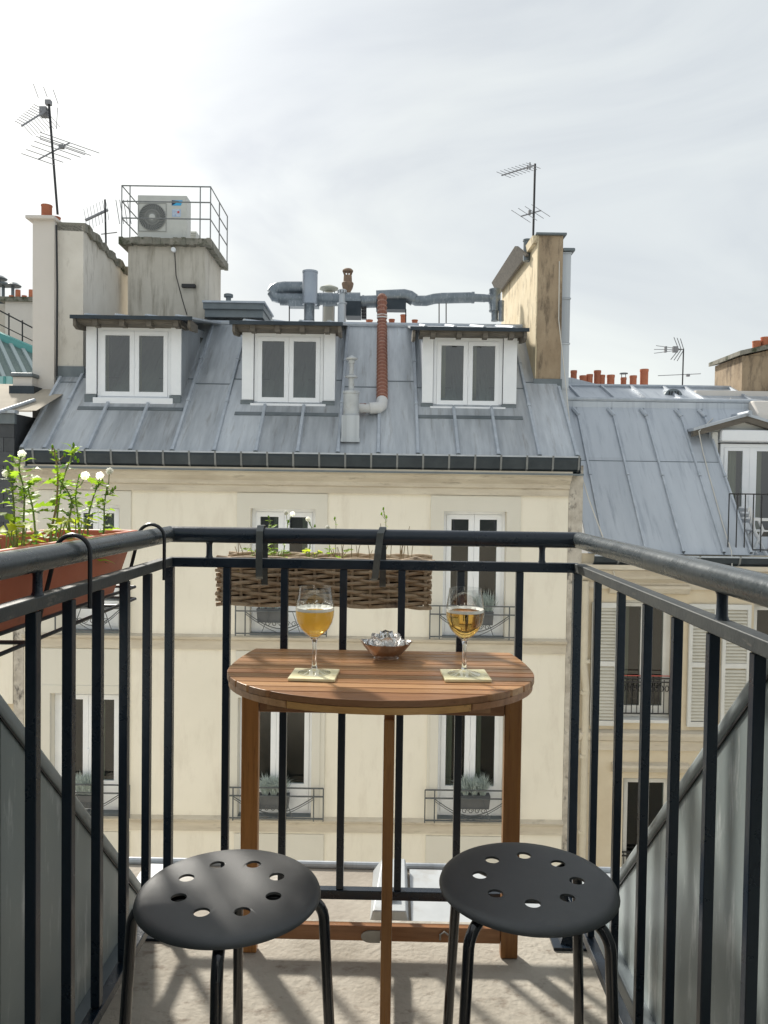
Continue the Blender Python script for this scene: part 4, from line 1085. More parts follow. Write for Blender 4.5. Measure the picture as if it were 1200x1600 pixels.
# row of pots behind the right ridge
pots = [(896, 579, 10, 'brick red clay pot, leftmost behind the right roof'), (911, 587, 12, 'low wide clay pot right of the leftmost one'), (921, 585, 10, 'low clay pot left of the tall pair'), (933, 579, 11, 'tallest clay pot of the left cluster'), (940, 586, 10, 'clay pot close against the tallest of the left cluster'),
        (954, 586, 12, 'brown squat clay pot left of the capped pot'), (974, 590, 9, 'narrow clay pot under a flat metal cap'), (989, 587, 11, 'clay pot between the capped pot and the tallest red pot'), (1006, 577, 13, 'tall red clay pot, rightmost of the row')]
VPT = 5.2
for px, y1, w_, lab in pots:
    c = B.v(px, 606, VPT); h_ = B.v(px, y1, VPT).z - c.z; r_ = w_ / 2 * (12 + VPT) / F_PX
    q = thing_b('chimney_pot', lab, 'chimney pot', c - Vector((0, 0, .8)), 'clay pots behind the right ridge')
    h_ += .8
    MB().lathe([(r_ * .9, 0), (r_ * .95, h_ - .06), (r_ * 1.03, h_ - .05), (r_ * 1.03, h_), (r_ * .8, h_), (r_ * .75, h_ - .2)], 16).build('pot', TERRA, q, smooth=True)
    if px == 974:
        MB().lathe([(.01, h_ + .09), (r_ * 1.4, h_ + .08), (r_ * 1.4, h_ + .10), (.01, h_ + .11)], 14).build('cap', LEAD, q)
        for s_ in (-.7, .7): MB().tube([(r_ * s_, 0, h_ - .1), (r_ * s_, 0, h_ + .09)], .008, 4).build('cap_stay', IRON, q)
# sloping party strip behind ridge at the left of the right roof
m = MB(); a = B.v(893, 590, 3.3); b = B.v(960, 607, 3.3)
m.prism([(a.x - .3, a.z - .6), (b.x, b.z - .2), (b.x, b.z), (a.x, a.z), (a.x - .3, a.z)], 3.3, 3.9, 'y').build('upper_hip', ZINC_R, nb2)

# cables
CABM = mat('pale_cable', (.62, .60, .55), rough=.7)
def cable(label, pts, r=.009):
    p0_ = Vector(pts[0]); o = MB([0, 0, 0]).tube([q - p0_ for q in pts], r, 5).build('cable', CABM)
    o.location = BW(p0_); o.rotation_euler = (0, 0, R(1)); return tag(o, label, 'cable')
cable('pale cable hanging down the zinc cladding and across to the right roof', [B.v(874, 408, VR - .02), B.v(873, 500, VR - .1), B.v(884, 600, VR - .2), B.v(893, 690, .4), B.v(920, 780, .0), B.v(950, 860, -.1), B.v(962, 905, -.2)])
cable('pale cable draped over the gabled dormer and down the right roof', [B.v(1142, 622, VQ + .05), B.v(1118, 650, VQ - .1), B.v(1092, 674, VG - .24), qslope(1098, 705, .04), qslope(1110, 750, .04), qslope(1128, 815, .04), B.v(1143, 862, -.1), B.v(1144, 890, -.32)])

# ================================================================ LEFT NEIGHBOUR
nl = thing('slate_building', 'dark slate hung building at the left edge with low sand coloured flat roof', 'building', (0, 12, 0), R(1))
LR = UL - .165; LL = -9.8
zt3 = B.v(15, 646, 0).z; zb3 = B.v(15, 860, 0).z
MB().box(LL, LR, .02, 4, GZ, zb3).build('wall', OLDSTONE, nl)
# slates: vertical hung courses
core = MB().box(LL, LR + .0, .05, 4, zb3 + .003, zt3).build('slate_wall', SLATE, nl)
course = .22; z = zb3; r_i = 0
while z < zt3 - .02:
    u = LR - (.17 if r_i % 2 else .0)
    if r_i % 2: MB().box(LR - .165, LR - .002, .022, .049, z + .004, min(z + course, zt3)).build('slate_tile', SLATE, core)
    for k in range(4):
        a = u - .34 * (k + 1)
        MB().box(a + .004, u - .34 * k - .004, .020 + .004 * ((k + r_i) % 2), .049, z + .004, min(z + course, zt3)).build('slate_tile', SLATE, core)
    z += course; r_i += 1
MB().box(LL, LR + .05, -.08, .06, zt3, zt3 + .05).build('parapet_edge', ZINC_L, nl)
MB().box(LL, LR + .02, -.02, .05, zt3 - .16, zt3 - .003).build('edge_flashing', LEAD, nl)
SAND = mat('sand_roof', (.50, .44, .35), (.40, .35, .28), scale=2, rough=.9, c3=(.2, .17, .14), c3scale=2.5, c3lo=.58, c3hi=.75)
c = B.slope(10, 600, zt3 + .05, .38, 0)
MB().quad((LL, 0, zt3 + .05), (LR + .35, 0, zt3 + .05), (LR + .35, c.y, c.z), (LL, c.y, c.z)).build('low_roof', SAND, nl)
MB().tube([B.slope(-5, 645, zt3 + .05, .38, 0, .03), B.slope(54, 625, zt3 + .05, .38, 0, .03)], .03, 6).build('roof_roll', ZINC_L, nl)
# skylight hatch
a, b = B.v(14, 625, 1.0), B.v(53, 603, 1.0)
MB().box(a.x, b.x, 1.0, 1.5, a.z, b.z).build('hatch', ZINC_D, nl)
a2, b2 = B.v(20, 603, 1.1), B.v(50, 583, 1.1)
MB().box(a2.x, b2.x, 1.1, 1.4, a2.z, b2.z - .07).build('hatch_lantern', CHIM_W, nl)
MB().box(a2.x - .03, b2.x + .03, 1.05, 1.45, b2.z - .068, b2.z).build('hatch_cap', LEAD, nl, bevel=.02)
# lower front wall of a far-left house seen beyond the cream facade
m = MB(); zq0, zq1 = B.v(15, 1100, -.04).z, B.v(15, 965, -.04).z
MB().box(LL, LR, -.03, .018, zq0, zq1).build('wall_panel', CREAM, nl)
MB().prism([(.018, zq0 + .55), (-.06, zq0 + .57), (-.14, zq0 + .66), (-.14, zq0 + .74), (-.03, zq0 + .78), (.018, zq0 + .78)], LL, LR - .28, 'x').build('hood_mould', CORNICE, nl)
MB().box(LL, LR - .35, -.06, -.031, zq0 + .26, zq0 + .34).build('teal_strip', TEAL, nl)
MB().box(LL, LR - .32, -.05, -.031, zq0 - .5, zq0 + .26).build('blind', mat('peach_blind', (.72, .52, .40), rough=.8), nl)

# green glass roof further back
VG2 = 7.0
gr = thing_b('glazed_workshop_roof', 'weathered green glass roof with turquoise ridge beam and skylights at the far left', 'glass roof', B.v(20, 590, VG2))
org = B.v(20, 590, VG2)
def G(px, py, v=VG2): return B.v(px, py, v) - org
zr0_ = G(0, 527, VG2 + 1.6); zr1_ = G(70, 560, VG2 + 1.6)
be = MB().add([G(-60, 495, VG2 + 1.6), G(75, 552, VG2 + 1.6), G(75, 562, VG2 + 1.6), G(-60, 508, VG2 + 1.6), G(-60, 493, VG2 + 2.0), G(75, 550, VG2 + 2.0), G(75, 560, VG2 + 2.0), G(-60, 506, VG2 + 2.0)],
              [(3, 2, 1, 0), (4, 5, 6, 7), (0, 1, 5, 4), (1, 2, 6, 5), (2, 3, 7, 6), (3, 0, 4, 7)])
be.build('ridge_beam', TEAL, gr)
n = 7
for k in range(n):
    t0_, t1_ = k / n, (k + .92) / n
    def top(t): return G(-60 + 135 * t, 508 + 54 * t, VG2 + 1.6)
    def bot(t): return G(-30 + 135 * t, 590 + 16 * t, VG2)
    MB().quad(bot(t0_), bot(t1_), top(t1_), top(t0_)).build('glass_pane', GREENGLASS, gr)
    MB().bar(bot(t1_ + .04 / n), top(t1_ + .04 / n), .09).build('glazing_bar', mat('bar_paint', (.35, .42, .42), rough=.5) if 'bar_paint' not in MATS else MATS['bar_paint'], gr)
for k in range(3):
    a = G(-20 + 14 * k, 610, VG2 - .02); b = G(-8 + 14 * k, 588, VG2 - .02)
    MB().box(a.x, b.x, a.y, a.y + .05, a.z, b.z).build('skylight', mat('skylight_glass', (.35, .62, .60), rough=.2) if 'skylight_glass' not in MATS else MATS['skylight_glass'], gr)
    MB().box(b.x, b.x + .05, a.y - .03, a.y + .05, a.z, b.z).build('skylight_frame', TEAL, gr)
MB().box(G(-60, 610, VG2).x, G(60, 610, VG2).x, .02, .5, G(0, 640, VG2).z, G(0, 610, VG2).z).build('base_wall', CHIM_W, gr)
MB().quad(G(-60, 590, VG2 + .1), G(70, 602, VG2 + .1), G(70, 640, VG2 + .1), G(-60, 640, VG2 + .1)).build('side_wall', CHIM_W, gr)
# far cream chimney with pots and railing
VF = 10.0
fc = thing_b('far_chimney', 'broad cream chimney with four small clay pots at the far left', 'chimney', B.v(30, 530, VF))
of = B.v(30, 530, VF)
def H(px, py, v=VF): return B.v(px, py, v) - of
a, b = H(8, 600), H(70, 472)
MB().box(a.x, b.x, 0, 1.2, a.z, b.z).build('stack', CHIM_W, fc)
MB().box(a.x - .15, b.x, -.1, 1.3, b.z, b.z + .12).build('cap', CAPST, fc)
for px, y1 in ((18, 462), (28, 453), (38, 462), (49, 453)):
    c = H(px, 470, VF + .4); MB().lathe([(.075, 0), (.07, H(px, y1, VF + .4).z - c.z)], 12, c).build('pot', TERRA, fc)
MB().box(H(-40, 470).x, H(8, 470).x, .5, 1.4, H(0, 560).z, H(0, 468).z).build('low_wall', CHIM, fc)
for px, py in ((-2, 437), (5, 447), (20, 448)):
    c = H(px, py, VF + .8); MB().lathe([(.22, 0), (.24, .03), (.14, .10), (.01, .11)], 16, c).tube([c, c - Vector((0, 0, .5))], .05, 6).build('vent_cowl', LEAD, fc)
MB().box(H(-20, 460).x, H(22, 460).x, .6, 1.2, H(0, 470).z, H(0, 460).z).build('blue_box', ZINC_D, fc)
fr_ = thing_b('stair_railing', 'thin dark iron railing sloping down beside the turquoise ridge at the far left', 'railing', B.v(0, 520, VG2 + 2.2))
of2 = B.v(0, 520, VG2 + 2.2)
def K(px, py): return B.v(px, py, VG2 + 2.2) - of2
m = MB().tube([K(-30, 470), K(70, 522)], .02, 5).tube([K(-30, 492), K(70, 542)], .014, 5); m.build('rail', BLACKIRON, fr_)
for px in (-5, 14, 35, 52): MB().tube([K(px, 482 + px * .53), K(px, 520 + px * .5)], .02, 5).build('post', BLACKIRON, fr_)

# ================================================================ GROUND
MB().quad((-400, -400, -16.52), (400, -400, -16.52), (400, 600, -16.52), (-400, 600, -16.52)).build('ground', PAVE)
tag(bpy.data.objects['ground'], kind='structure')
tag(MB().box(-60, 60, 4.6, 9.8, -16.6, -16.5).build('road', ASPHALT), kind='structure')
for y0, y1 in ((2.6, 4.5), (9.9, 11.7)):
    tag(MB().box(-60, 60, y0, y1, -16.6, -16.36).build('pavement', PAVE), kind='structure')
# ================================================================ OUR OWN BUILDING ROUND THE BALCONY
RAIL = mat('railing_paint', (.006, .013, .024), (.011, .020, .033), scale=12, rough=.30, bump=.05, bscale=160,
           c3=(.03, .036, .04), c3scale=9, c3lo=.60, c3hi=.85, rvar=.08)
RAIL_W = mat('railing_worn_sky_sheen', (.035, .045, .05), (.06, .07, .075), scale=14, rough=.27, metal=.25, bump=.08, bscale=90,  # sky sheen painted into the grey base; pale patches are worn paint
             c3=(.36, .36, .34), c3scale=7, c3lo=.64, c3hi=.70, rvar=.08)
RAIL_B = mat('railing_dusty', (.03, .036, .038), (.055, .06, .058), scale=18, rough=.55, bump=.1, bscale=120,
             c3=(.20, .18, .15), c3scale=14, c3stretch=(1, 1, 4), c3lo=.60, c3hi=.75)
CONC = mat('balcony_concrete', (.54, .50, .43), (.34, .305, .25), scale=3.6, rough=.9, bump=.45, bscale=60,
           c3=(.24, .20, .16), c3scale=13, c3stretch=(1, 1.6, 1), c3lo=.55, c3hi=.68)
CONC_L = mat('ledge_concrete', (.42, .38, .32), (.28, .235, .19), scale=4, rough=.9, bump=.3, bscale=60, c3=(.55, .52, .47), c3scale=5, c3lo=.55, c3hi=.62)
BX0, BX1, BY1 = -.575, .464, 1.945          # railing planes
CX0, CX1 = -.66, .56                        # zinc cheeks
tag(MB().box(CX0, CX1, -.6, 2.02, -.25, 0).build('balcony_floor', CONC), kind='structure')
ob = thing('balcony_building', 'zinc roofed building under the balcony, its pale ledge and gutter beyond the railing', 'building', (0, 0, 0))
MB().box(CX0 - .6, CX1 + .6, 2.025, 2.36, -.25, -.03).build('ledge', CONC_L, ob)
# zinc sheets on the ledge
a = W.z(600, 1408, -.02); 
def lx(px, py, z=-.02): return W.z(px, py, z)
q0, q1 = lx(640, 1360), lx(985, 1360)
MB().box(q0.x, q1.x + .2, 2.03, 2.345, -.029, -.022).build('zinc_sheet', LEDGE_ZINC, ob)
MB().box(CX0 - .1, lx(262, 1360).x, 2.03, 2.345, -.029, -.022).build('zinc_sheet', LEDGE_ZINC, ob)
q0, q1 = lx(430, 1390), lx(462, 1390)
MB().box(q0.x, q1.x, 2.03, 2.345, -.029, -.0235).build('mortar_patch', LEDGE_ZINC, ob)
q0, q1 = W.v(578, 1400, 2.06), W.v(640, 1345, 2.1)
MB().add([(q0.x, 2.06, -.028), (q1.x, 2.06, -.028), (q1.x, 2.34, -.028), (q0.x, 2.34, -.028), (q0.x + .008, 2.06, .004), (q1.x - .008, 2.06, .004), (q1.x - .008, 2.34, .014), (q0.x + .03, 2.34, .014)],
         [(0, 3, 2, 1), (4, 5, 6, 7), (0, 1, 5, 4), (1, 2, 6, 5), (2, 3, 7, 6), (3, 0, 4, 7)]).build('raised_box', LEDGE_ZINC, ob, bevel=.004)
MB().box(q0.x + .04, q0.x + .075, 2.11, 2.135, .0145, .022).build('catch', LEAD, ob)
MB().tube([(CX0 - .9, 2.362, -.022), (CX1 + .9, 2.362, -.022)], .011, 10).build('gutter_roll', ZINC, ob)
MB().box(CX0 - .9, CX1 + .9, 2.385, 2.44, -.22, -.12).build('gutter', ZINC_L, ob)
MB().quad((-12, 2.46, -16.5), (12, 2.46, -16.5), (12, 2.46, -.15), (-12, 2.46, -.15)).quad((-12, 2.46, -.15), (12, 2.46, -.15), (12, 2.2, -.15), (-12, 2.2, -.15)).build('wall', CREAM, ob)
# mansard slopes beyond the cheeks, and over the room behind
def MY(y): return 2.010 - .963 * y
for x0, x1 in ((-12, CX0 - .01), (CX1 + .01, 12)):
    sgn = 1
    o = MB().quad((x0, 2.36, MY(2.36)), (x1, 2.36, MY(2.36)), (x1, -1.6, MY(-1.6)), (x0, -1.6, MY(-1.6))).quad((x0, 2.36, MY(2.36)), (x0, 2.36, -.6), (x1, 2.36, -.6), (x1, 2.36, MY(2.36))).build('roof', ZINC_OWN, ob)
    u = x0 + .3
    while u < x1 - .1:
        MB().bar((u, 2.36, MY(2.36) + .02), (u, -1.6, MY(-1.6) + .02), .05).build('batten', ZINC_L, o); u += .6
o = MB().quad((CX0, -.55, MY(-.55)), (CX1, -.55, MY(-.55)), (CX1, -1.6, MY(-1.6)), (CX0, -1.6, MY(-1.6))).quad((-12, -1.6, MY(-1.6)), (12, -1.6, MY(-1.6)), (12, -5, MY(-1.6) + .5), (-12, -5, MY(-1.6) + .5)).build('roof', ZINC_OWN, ob)
MB().box(CX0, CX1, -.75, -.6, 2.1, MY(-.6)).box(CX0, CX0 + .08, -.75, -.6, 0, 2.1).box(CX1 - .08, CX1, -.75, -.6, 0, 2.1).build('door_wall', WHITE_D, ob)
cd = MB().box(CX0 + .085, CX0 + .16, -.72, -.66, 0.003, 2.095).box(CX1 - .16, CX1 - .085, -.72, -.66, 0.003, 2.095).box(CX0 + .16, CX1 - .16, -.72, -.66, 2.0, 2.095).box(CX0 + .16, CX1 - .16, -.72, -.66, .003, .12).build('balcony_door', WHITE, ob)
MB().quad((CX0 + .16, -.69, .12), (CX1 - .16, -.69, .12), (CX1 - .16, -.69, 2.0), (CX0 + .16, -.69, 2.0)).build('pane', mat('dark_room_glass', (.03, .03, .03), rough=.05), cd)

COPM = mat('coping_zinc', (.30, .345, .355), (.40, .44, .45), scale=4, rough=.42, metal=.25, c3=(.2, .23, .23), c3scale=8, c3lo=.55, c3hi=.7)
# zinc cheeks: walls either side of the balcony with rolled coping and a seam
for side, cx in ((-1, CX0), (1, CX1)):
    lab = ('weathered grey zinc side wall sloping down outside the left railing', 'chalk streaked zinc side wall sloping down outside the right railing')[side > 0]
    o = thing('zinc_side_wall', lab, 'side wall', (cx, 0, 0))
    ys = (-.6, 1.05, 2.34) if side > 0 else (-.6, 1.27, 2.34)
    for k in range(2):
        ya, yb = ys[k] + (.004 if k else 0), ys[k + 1] - .004
        x0, x1 = (-.035, 0) if side < 0 else (0, .035)
        MB().prism([(ya, -.24), (yb, -.24), (yb, MY(yb) - .027), (ya, MY(ya) - .027)], x0, x1, 'x').build('zinc_sheet', ZINC_OWN, o)
    # coping roll and the groove beneath
    c0, c1 = (-.05, .007) if side < 0 else (-.007, .05)
    MB().prism([(-.6, MY(-.6) - .026), (2.36, MY(2.36) - .026), (2.36, MY(2.36) + .012), (-.6, MY(-.6) + .012)], c0, c1, 'x').build('coping', COPM, o, bevel=.012, seg=3)
    gx = .001 if side < 0 else -.004
    MB().prism([(-.6, MY(-.6) - .034), (2.34, MY(2.34) - .034), (2.34, MY(2.34) - .029), (-.6, MY(-.6) - .029)], gx, gx + .003, 'x').build('seam', BLACKIRON, o)
    MB().box(-.004 if side < 0 else -.03, .03 if side < 0 else .004, -.6, 2.0, .0, .04).build('skirting', LEAD, o, bevel=.005)

# ================================================================ BALCONY RAILING
ZH = 1.028; ZL = .958; ZB = .112
rl = thing('balcony_railing', 'dark blue-black painted iron balcony railing with round handrail on three sides', 'railing', (0, BY1, 0))
def RB(mb, name, m, **k):
    o = mb.build(name, m, rl, **k); o.location = (0, -BY1, 0); return o
RB(MB().tube([(BX0 + .004, BY1, ZH), (BX1 - .004, BY1, ZH)], .0202, 24), 'handrail', RAIL, smooth=True)
RB(MB().tube([(BX0, BY1 + .006, ZH), (BX0, .75, ZH - .0), (BX0, -.55, ZH)], .0204, 24), 'handrail', RAIL_W, smooth=True)
RB(MB().tube([(BX1, BY1 + .006, ZH), (BX1, .75, ZH), (BX1, -.55, ZH)], .0204, 24), 'handrail', RAIL_W, smooth=True)
for x in (BX0, BX1): RB(MB().lathe([(.0001, -.021), (.0107, -.0182), (.0182, -.0107), (.021, 0), (.0182, .0107), (.0107, .0182), (.0001, .021)], 20, (x, BY1, ZH)), 'corner_joint', RAIL, smooth=True)
RB(MB().box(BX0, BX1, BY1 - .012, BY1 + .012, ZL - .012, ZL + .012), 'lower_rail', RAIL, bevel=.002)
for x in (BX0, BX1):
    RB(MB().box(x - .0125, x + .0125, -.55, BY1 - .013, ZL - .010, ZL + .012), 'lower_rail', RAIL_B, bevel=.0025)
    RB(MB().box(x - .012, x + .012, -.55, BY1 - .013, ZB - .012, ZB + .010), 'bottom_rail', RAIL, bevel=.002)
RB(MB().box(BX0, BX1, BY1 - .012, BY1 + .012, ZB - .012, ZB + .012), 'bottom_rail', RAIL, bevel=.002)
bal = None
def baluster(x, y, z0=ZB + .0125, z1=ZL - .0125, s=.0185):
    global bal
    me = MB().box(-s / 2, s / 2, -s / 2, s / 2, 0, z1 - z0)
    o = me.build('baluster', RAIL, rl, bevel=.0018); o.location = (x, y - BY1, z0); return o
for px in (355, 445, 537, 628, 720, 812):
    baluster(W.v(px, 895, BY1).x, BY1)
for d in (1.775, 1.625, 1.478, 1.345, 1.21, 1.072, .93, .79): baluster(BX0, d)
for d in (1.755, 1.572, 1.408, 1.26, 1.118, .98, .84): baluster(BX1, d, s=.0158)
for x in (BX0 + .002, BX1 - .002):
    RB(MB().box(x - .0105, x + .0105, BY1 - .0105, BY1 + .0105, .008, ZL - .013), 'corner_post', RAIL, bevel=.002)
    RB(MB().box(x - .05, x + .05, BY1 - .045, BY1 + .045, 0.001, .008).add([(x - .03, BY1 - .03, .008), (x + .03, BY1 - .03, .008), (x + .03, BY1 + .03, .008), (x - .03, BY1 + .03, .008), (x - .012, BY1 - .012, .05), (x + .012, BY1 - .012, .05), (x + .012, BY1 + .012, .05), (x - .012, BY1 + .012, .05)],
       [(0, 3, 2, 1), (4, 5, 6, 7), (0, 1, 5, 4), (1, 2, 6, 5), (2, 3, 7, 6), (3, 0, 4, 7)]), 'base_plate', RAIL)
for (px, x, y) in ((327, None, BY1), (847, None, BY1), (0, BX0, 1.225), (0, BX1, 1.09), (0, BX0, .45), (0, BX1, .4)):
    xx = x if x is not None else W.v(px, 865, BY1).x
    RB(MB().lathe([(.0105, 0), (.008, .006), (.0075, .03), (.008, ZH - ZL - .034), (.011, ZH - ZL - .028)], 14, (xx, y, ZL + .0115)), 'spacer', RAIL, smooth=True)

# ================================================================ TABLE
WOOD_C = [((.44, .235, .105), (.26, .12, .05)), ((.52, .30, .145), (.33, .165, .07)), ((.34, .165, .075), (.21, .095, .04))]
def wood(name, c1, c2, stretch, **k):
    return mat(name, c1, c2, scale=7, stretch=stretch, rough=.34, bump=.08, bscale=60, vary=.30, rvar=.08, c3=tuple(q * .5 for q in c2), c3scale=9, c3stretch=tuple(q * 1.3 for q in stretch), c3lo=.58, c3hi=.74, **k)
WX = [wood(f'acacia_{i}', c[0], c[1], (.9, 14, 9)) for i, c in enumerate(WOOD_C)]
WZ = wood('acacia_upright', (.44, .20, .06), (.30, .125, .035), (14, 14, .7))
WE = wood('acacia_edge', (.52, .29, .10), (.38, .19, .065), (1, 14, 14))
TX, TZT = -.028, .75
Y0T, YF = 1.438, 1.895
YC = 1.70
tb = thing('folding_table', 'half round slatted acacia wood table standing against the front railing', 'table', (TX, 1.89, 0))
def TBd(mb, name, m, **k):
    o = mb.build(name, m, tb, **k); o.location = (-TX, -1.89, 0); return o
def outline(y, inset=0):
    """half width of the table top at depth y"""
    if y >= YC: return .337 - inset - .022 * ((y - YC) / (YF - YC)) ** 2
    t = (YC - y) / (YC - Y0T + 0 - inset)
    return (.337 - inset) * math.sqrt(max(0, 1 - min(t, 1) ** 2.15))
ns = 12; pitch = (YF - Y0T - .02) / ns
rndt = random.Random(3)
for k in range(ns):
    yb = YF - k * pitch; ya = yb - pitch + .0048
    if k == ns - 1: ya = Y0T
    N = 8
    L, Rt = [], []
    for j in range(N + 1):
        y = ya + (yb - ya) * j / N; h = outline(y)
        Rt.append((TX + h, y)); L.append((TX - h, y))
    poly = Rt + L[::-1]
    if k == ns - 1: poly = [p for i, p in enumerate(poly) if not (i in (0,) and abs(p[0] - TX) < 1e-6)]
    TBd(MB().prism(poly, TZT - .014, TZT), 'slat', WX[rndt.choice((0, 0, 1, 2, 1))], bevel=.0015)
# curved rim under the slat ends
def rim(a0, a1, n, name, m, th=.022, z0=TZT - .0275, z1=TZT - .0145):
    out, inn = [], []
    for j in range(n + 1):
        t = a0 + (a1 - a0) * j / n
        # param by angle on the curved front
        c, s_ = math.cos(t), math.sin(t)
        ex = 2 / 2.1
        x = .334 * (abs(c) ** ex) * (1 if c > 0 else -1); y = YC - (YC - Y0T - .001) * abs(s_) ** ex
        out.append((TX + x, y)); 
        x2 = (.334 - th) * (abs(c) ** ex) * (1 if c > 0 else -1); y2 = YC - (YC - Y0T - .001 - th) * abs(s_) ** ex
        inn.append((TX + x2, y2))
    TBd(MB().prism(out + inn[::-1], z0, z1), name, m)
rim(0, R(58), 14, 'edge_board', WX[2]); rim(R(58.6), R(121), 24, 'edge_board', WE); rim(R(121.6), R(180), 14, 'edge_board', WX[1])
TBd(MB().box(TX - .33, TX + .33, 1.865, 1.887, TZT - .06, TZT - .0145), 'back_rail', WX[0])
for x in (TX - .20, TX + .20): TBd(MB().box(x - .02, x + .02, 1.50, 1.864, TZT - .038, TZT - .0145), 'batten', WX[0])
LX0, LX1 = W.v(391, 1200, 1.87).x, W.v(800, 1200, 1.87).x
for x in (LX0, LX1): TBd(MB().box(x - .021, x + .021, 1.86, 1.885, 0.001, TZT - .061), 'leg', WZ, bevel=.003)
TBd(MB().box(LX0 + .0215, LX1 - .0215, 1.862, 1.882, .036, .074), 'stretcher', WX[2], bevel=.003)
TBd(MB().box(LX0 + .0215, LX1 - .0215, 1.862, 1.882, .60, .635), 'stretcher', WX[2], bevel=.003)
# swing-out front leg frame
xg = W.v(606, 1300, 1.47).x
TBd(MB().box(xg - .0105, xg + .0105, 1.455, 1.495, .001, TZT - .041), 'front_leg', WZ, bevel=.003)
TBd(MB().box(xg - .0095, xg + .0095, 1.4955, 1.85, .035, .07), 'gate_rail', WX[2], bevel=.002)
TBd(MB().box(xg - .0095, xg + .0095, 1.4955, 1.85, .61, .645), 'gate_rail', WX[2], bevel=.002)
c = W.v(578, 1463, 1.861)
GAL = mat('steel_plate', (.42, .42, .40), (.32, .32, .3), scale=20, rough=.45, metal=.7)
hp = MB(); pts = [(c.x + .022 * math.cos(t), c.z + .015 * math.sin(t)) for t in [math.pi / 2 + k * math.pi / 8 for k in range(9)]] + [(c.x + .025, c.z - .015), (c.x + .025, c.z + .015)]
TBd(hp.prism(pts, 1.8585, 1.8615, 'y'), 'hinge_plate', GAL)
c = W.v(694, 1463, 1.861)
TBd(MB().tube([(c.x - .01, 1.859, c.z - .008), (c.x - .01, 1.857, c.z + .006), (c.x, 1.857, c.z + .014), (c.x + .01, 1.857, c.z + .006)], .0025, 6), 'hook', GAL)

# ================================================================ STOOLS
SEATM = mat('black_plastic', (.030, .034, .037), (.038, .042, .045), scale=40, rough=.5, bump=.12, bscale=700, spec=.85)
LEGM = mat('black_enamel', (.008, .009, .013), rough=.18, Coat_Weight=.5)
def seat_mesh():
    Rr = .160
    prof = [(0.0001, .0), (.03, .0003), (.06, .0008), (.085, .001), (.11, .0008), (.13, -.0002), (.145, -.002), (.153, -.005), (.158, -.0095), (.160, -.015), (.1585, -.016), (.156, -.0105), (.151, -.0078), (.143, -.0052), (.11, -.0036), (.06, -.0034), (.0001, -.0034)]
    b = MB(); n = 96
    vs = [(r * math.cos(2 * math.pi * k / n), r * math.sin(2 * math.pi * k / n), z) for r, z in prof for k in range(n)]
    fs = [(i * n + k, i * n + (k + 1) % n, (i + 1) * n + (k + 1) % n, (i + 1) * n + k) for i in range(len(prof) - 1) for k in range(n)]
    fs = [f[::-1] for f in fs]
    me = bpy.data.meshes.new('seat_base'); me.from_pydata(vs, [], fs)
    bm = bmesh.new(); bm.from_mesh(me); bmesh.ops.remove_doubles(bm, verts=bm.verts, dist=.0004); bmesh.ops.recalc_face_normals(bm, faces=bm.faces); bm.to_mesh(me); bm.free()
    me.materials.append(SEATM)
    o = link_mesh('seat_base', me)
    cut = MB()
    for k in range(8):
        t = 2 * math.pi * (k + .5) / 8
        cut.lathe([(.0135, -.03), (.0135, .03)], 28, (.0865 * math.cos(t), .0865 * math.sin(t), 0))
    c = cut.build('cut', SEATM)
    md = o.modifiers.new('b', 'BOOLEAN'); md.operation = 'DIFFERENCE'; md.object = c; md.solver = 'EXACT'
    bv = o.modifiers.new('v', 'BEVEL'); bv.width = .0006; bv.segments = 1; bv.limit_method = 'ANGLE'; bv.angle_limit = R(50)
    dg = bpy.context.evaluated_depsgraph_get()
    out = bpy.data.meshes.new_from_object(o.evaluated_get(dg))
    out.polygons.foreach_set('use_smooth', [True] * len(out.polygons)); out.set_sharp_from_angle(angle=R(45))
    bpy.data.objects.remove(o); bpy.data.objects.remove(c)
    out.name = 'seat'; return out
SEAT = seat_mesh()
def stool(px, py, rot, label, legrot, d=None):
    c = W.z(px, py, .448)
    o = thing('stool', label, 'stool', (c.x, c.y, 0), rot, 'black stools in front of the table')
    s = link_mesh('seat', SEAT, o, (0, 0, .45))
    for k in range(4):
        t = legrot + k * math.pi / 2; e = Vector((math.cos(t), math.sin(t), 0))
        pts = [e * .04 + Vector((0, 0, .428)), e * .115 + Vector((0, 0, .4285))]
        for j in range(7):
            a = R(90 - 15 * j * .93)
            pts.append(e * (.124 + .042 * math.cos(a)) + Vector((0, 0, .428 - .042 + .042 * math.sin(a))))
        pts.append(e * .182 + Vector((0, 0, .12))); pts.append(e * .188 + Vector((0, 0, .006)))
        lg = MB().tube(pts, .0098, 14).build('leg', LEGM, o, smooth=True)
        MB().lathe([(.0115, 0), (.0125, .004), (.0118, .022)], 12, tuple(e * .188)).build('foot_cap', SEATM, lg, smooth=True)
    MB().lathe([(.06, -.002), (.06, .0)], 24, (0, 0, .441)).build('leg_cross_plate', LEGM, o)
    return o
stool(358, 1388, R(4), 'black round stool with eight holes on the left, streaked by sunlight and railing shadow', R(2))
stool(825, 1374, R(18), 'black round stool with eight holes on the right, in even shade', R(45 - 18))

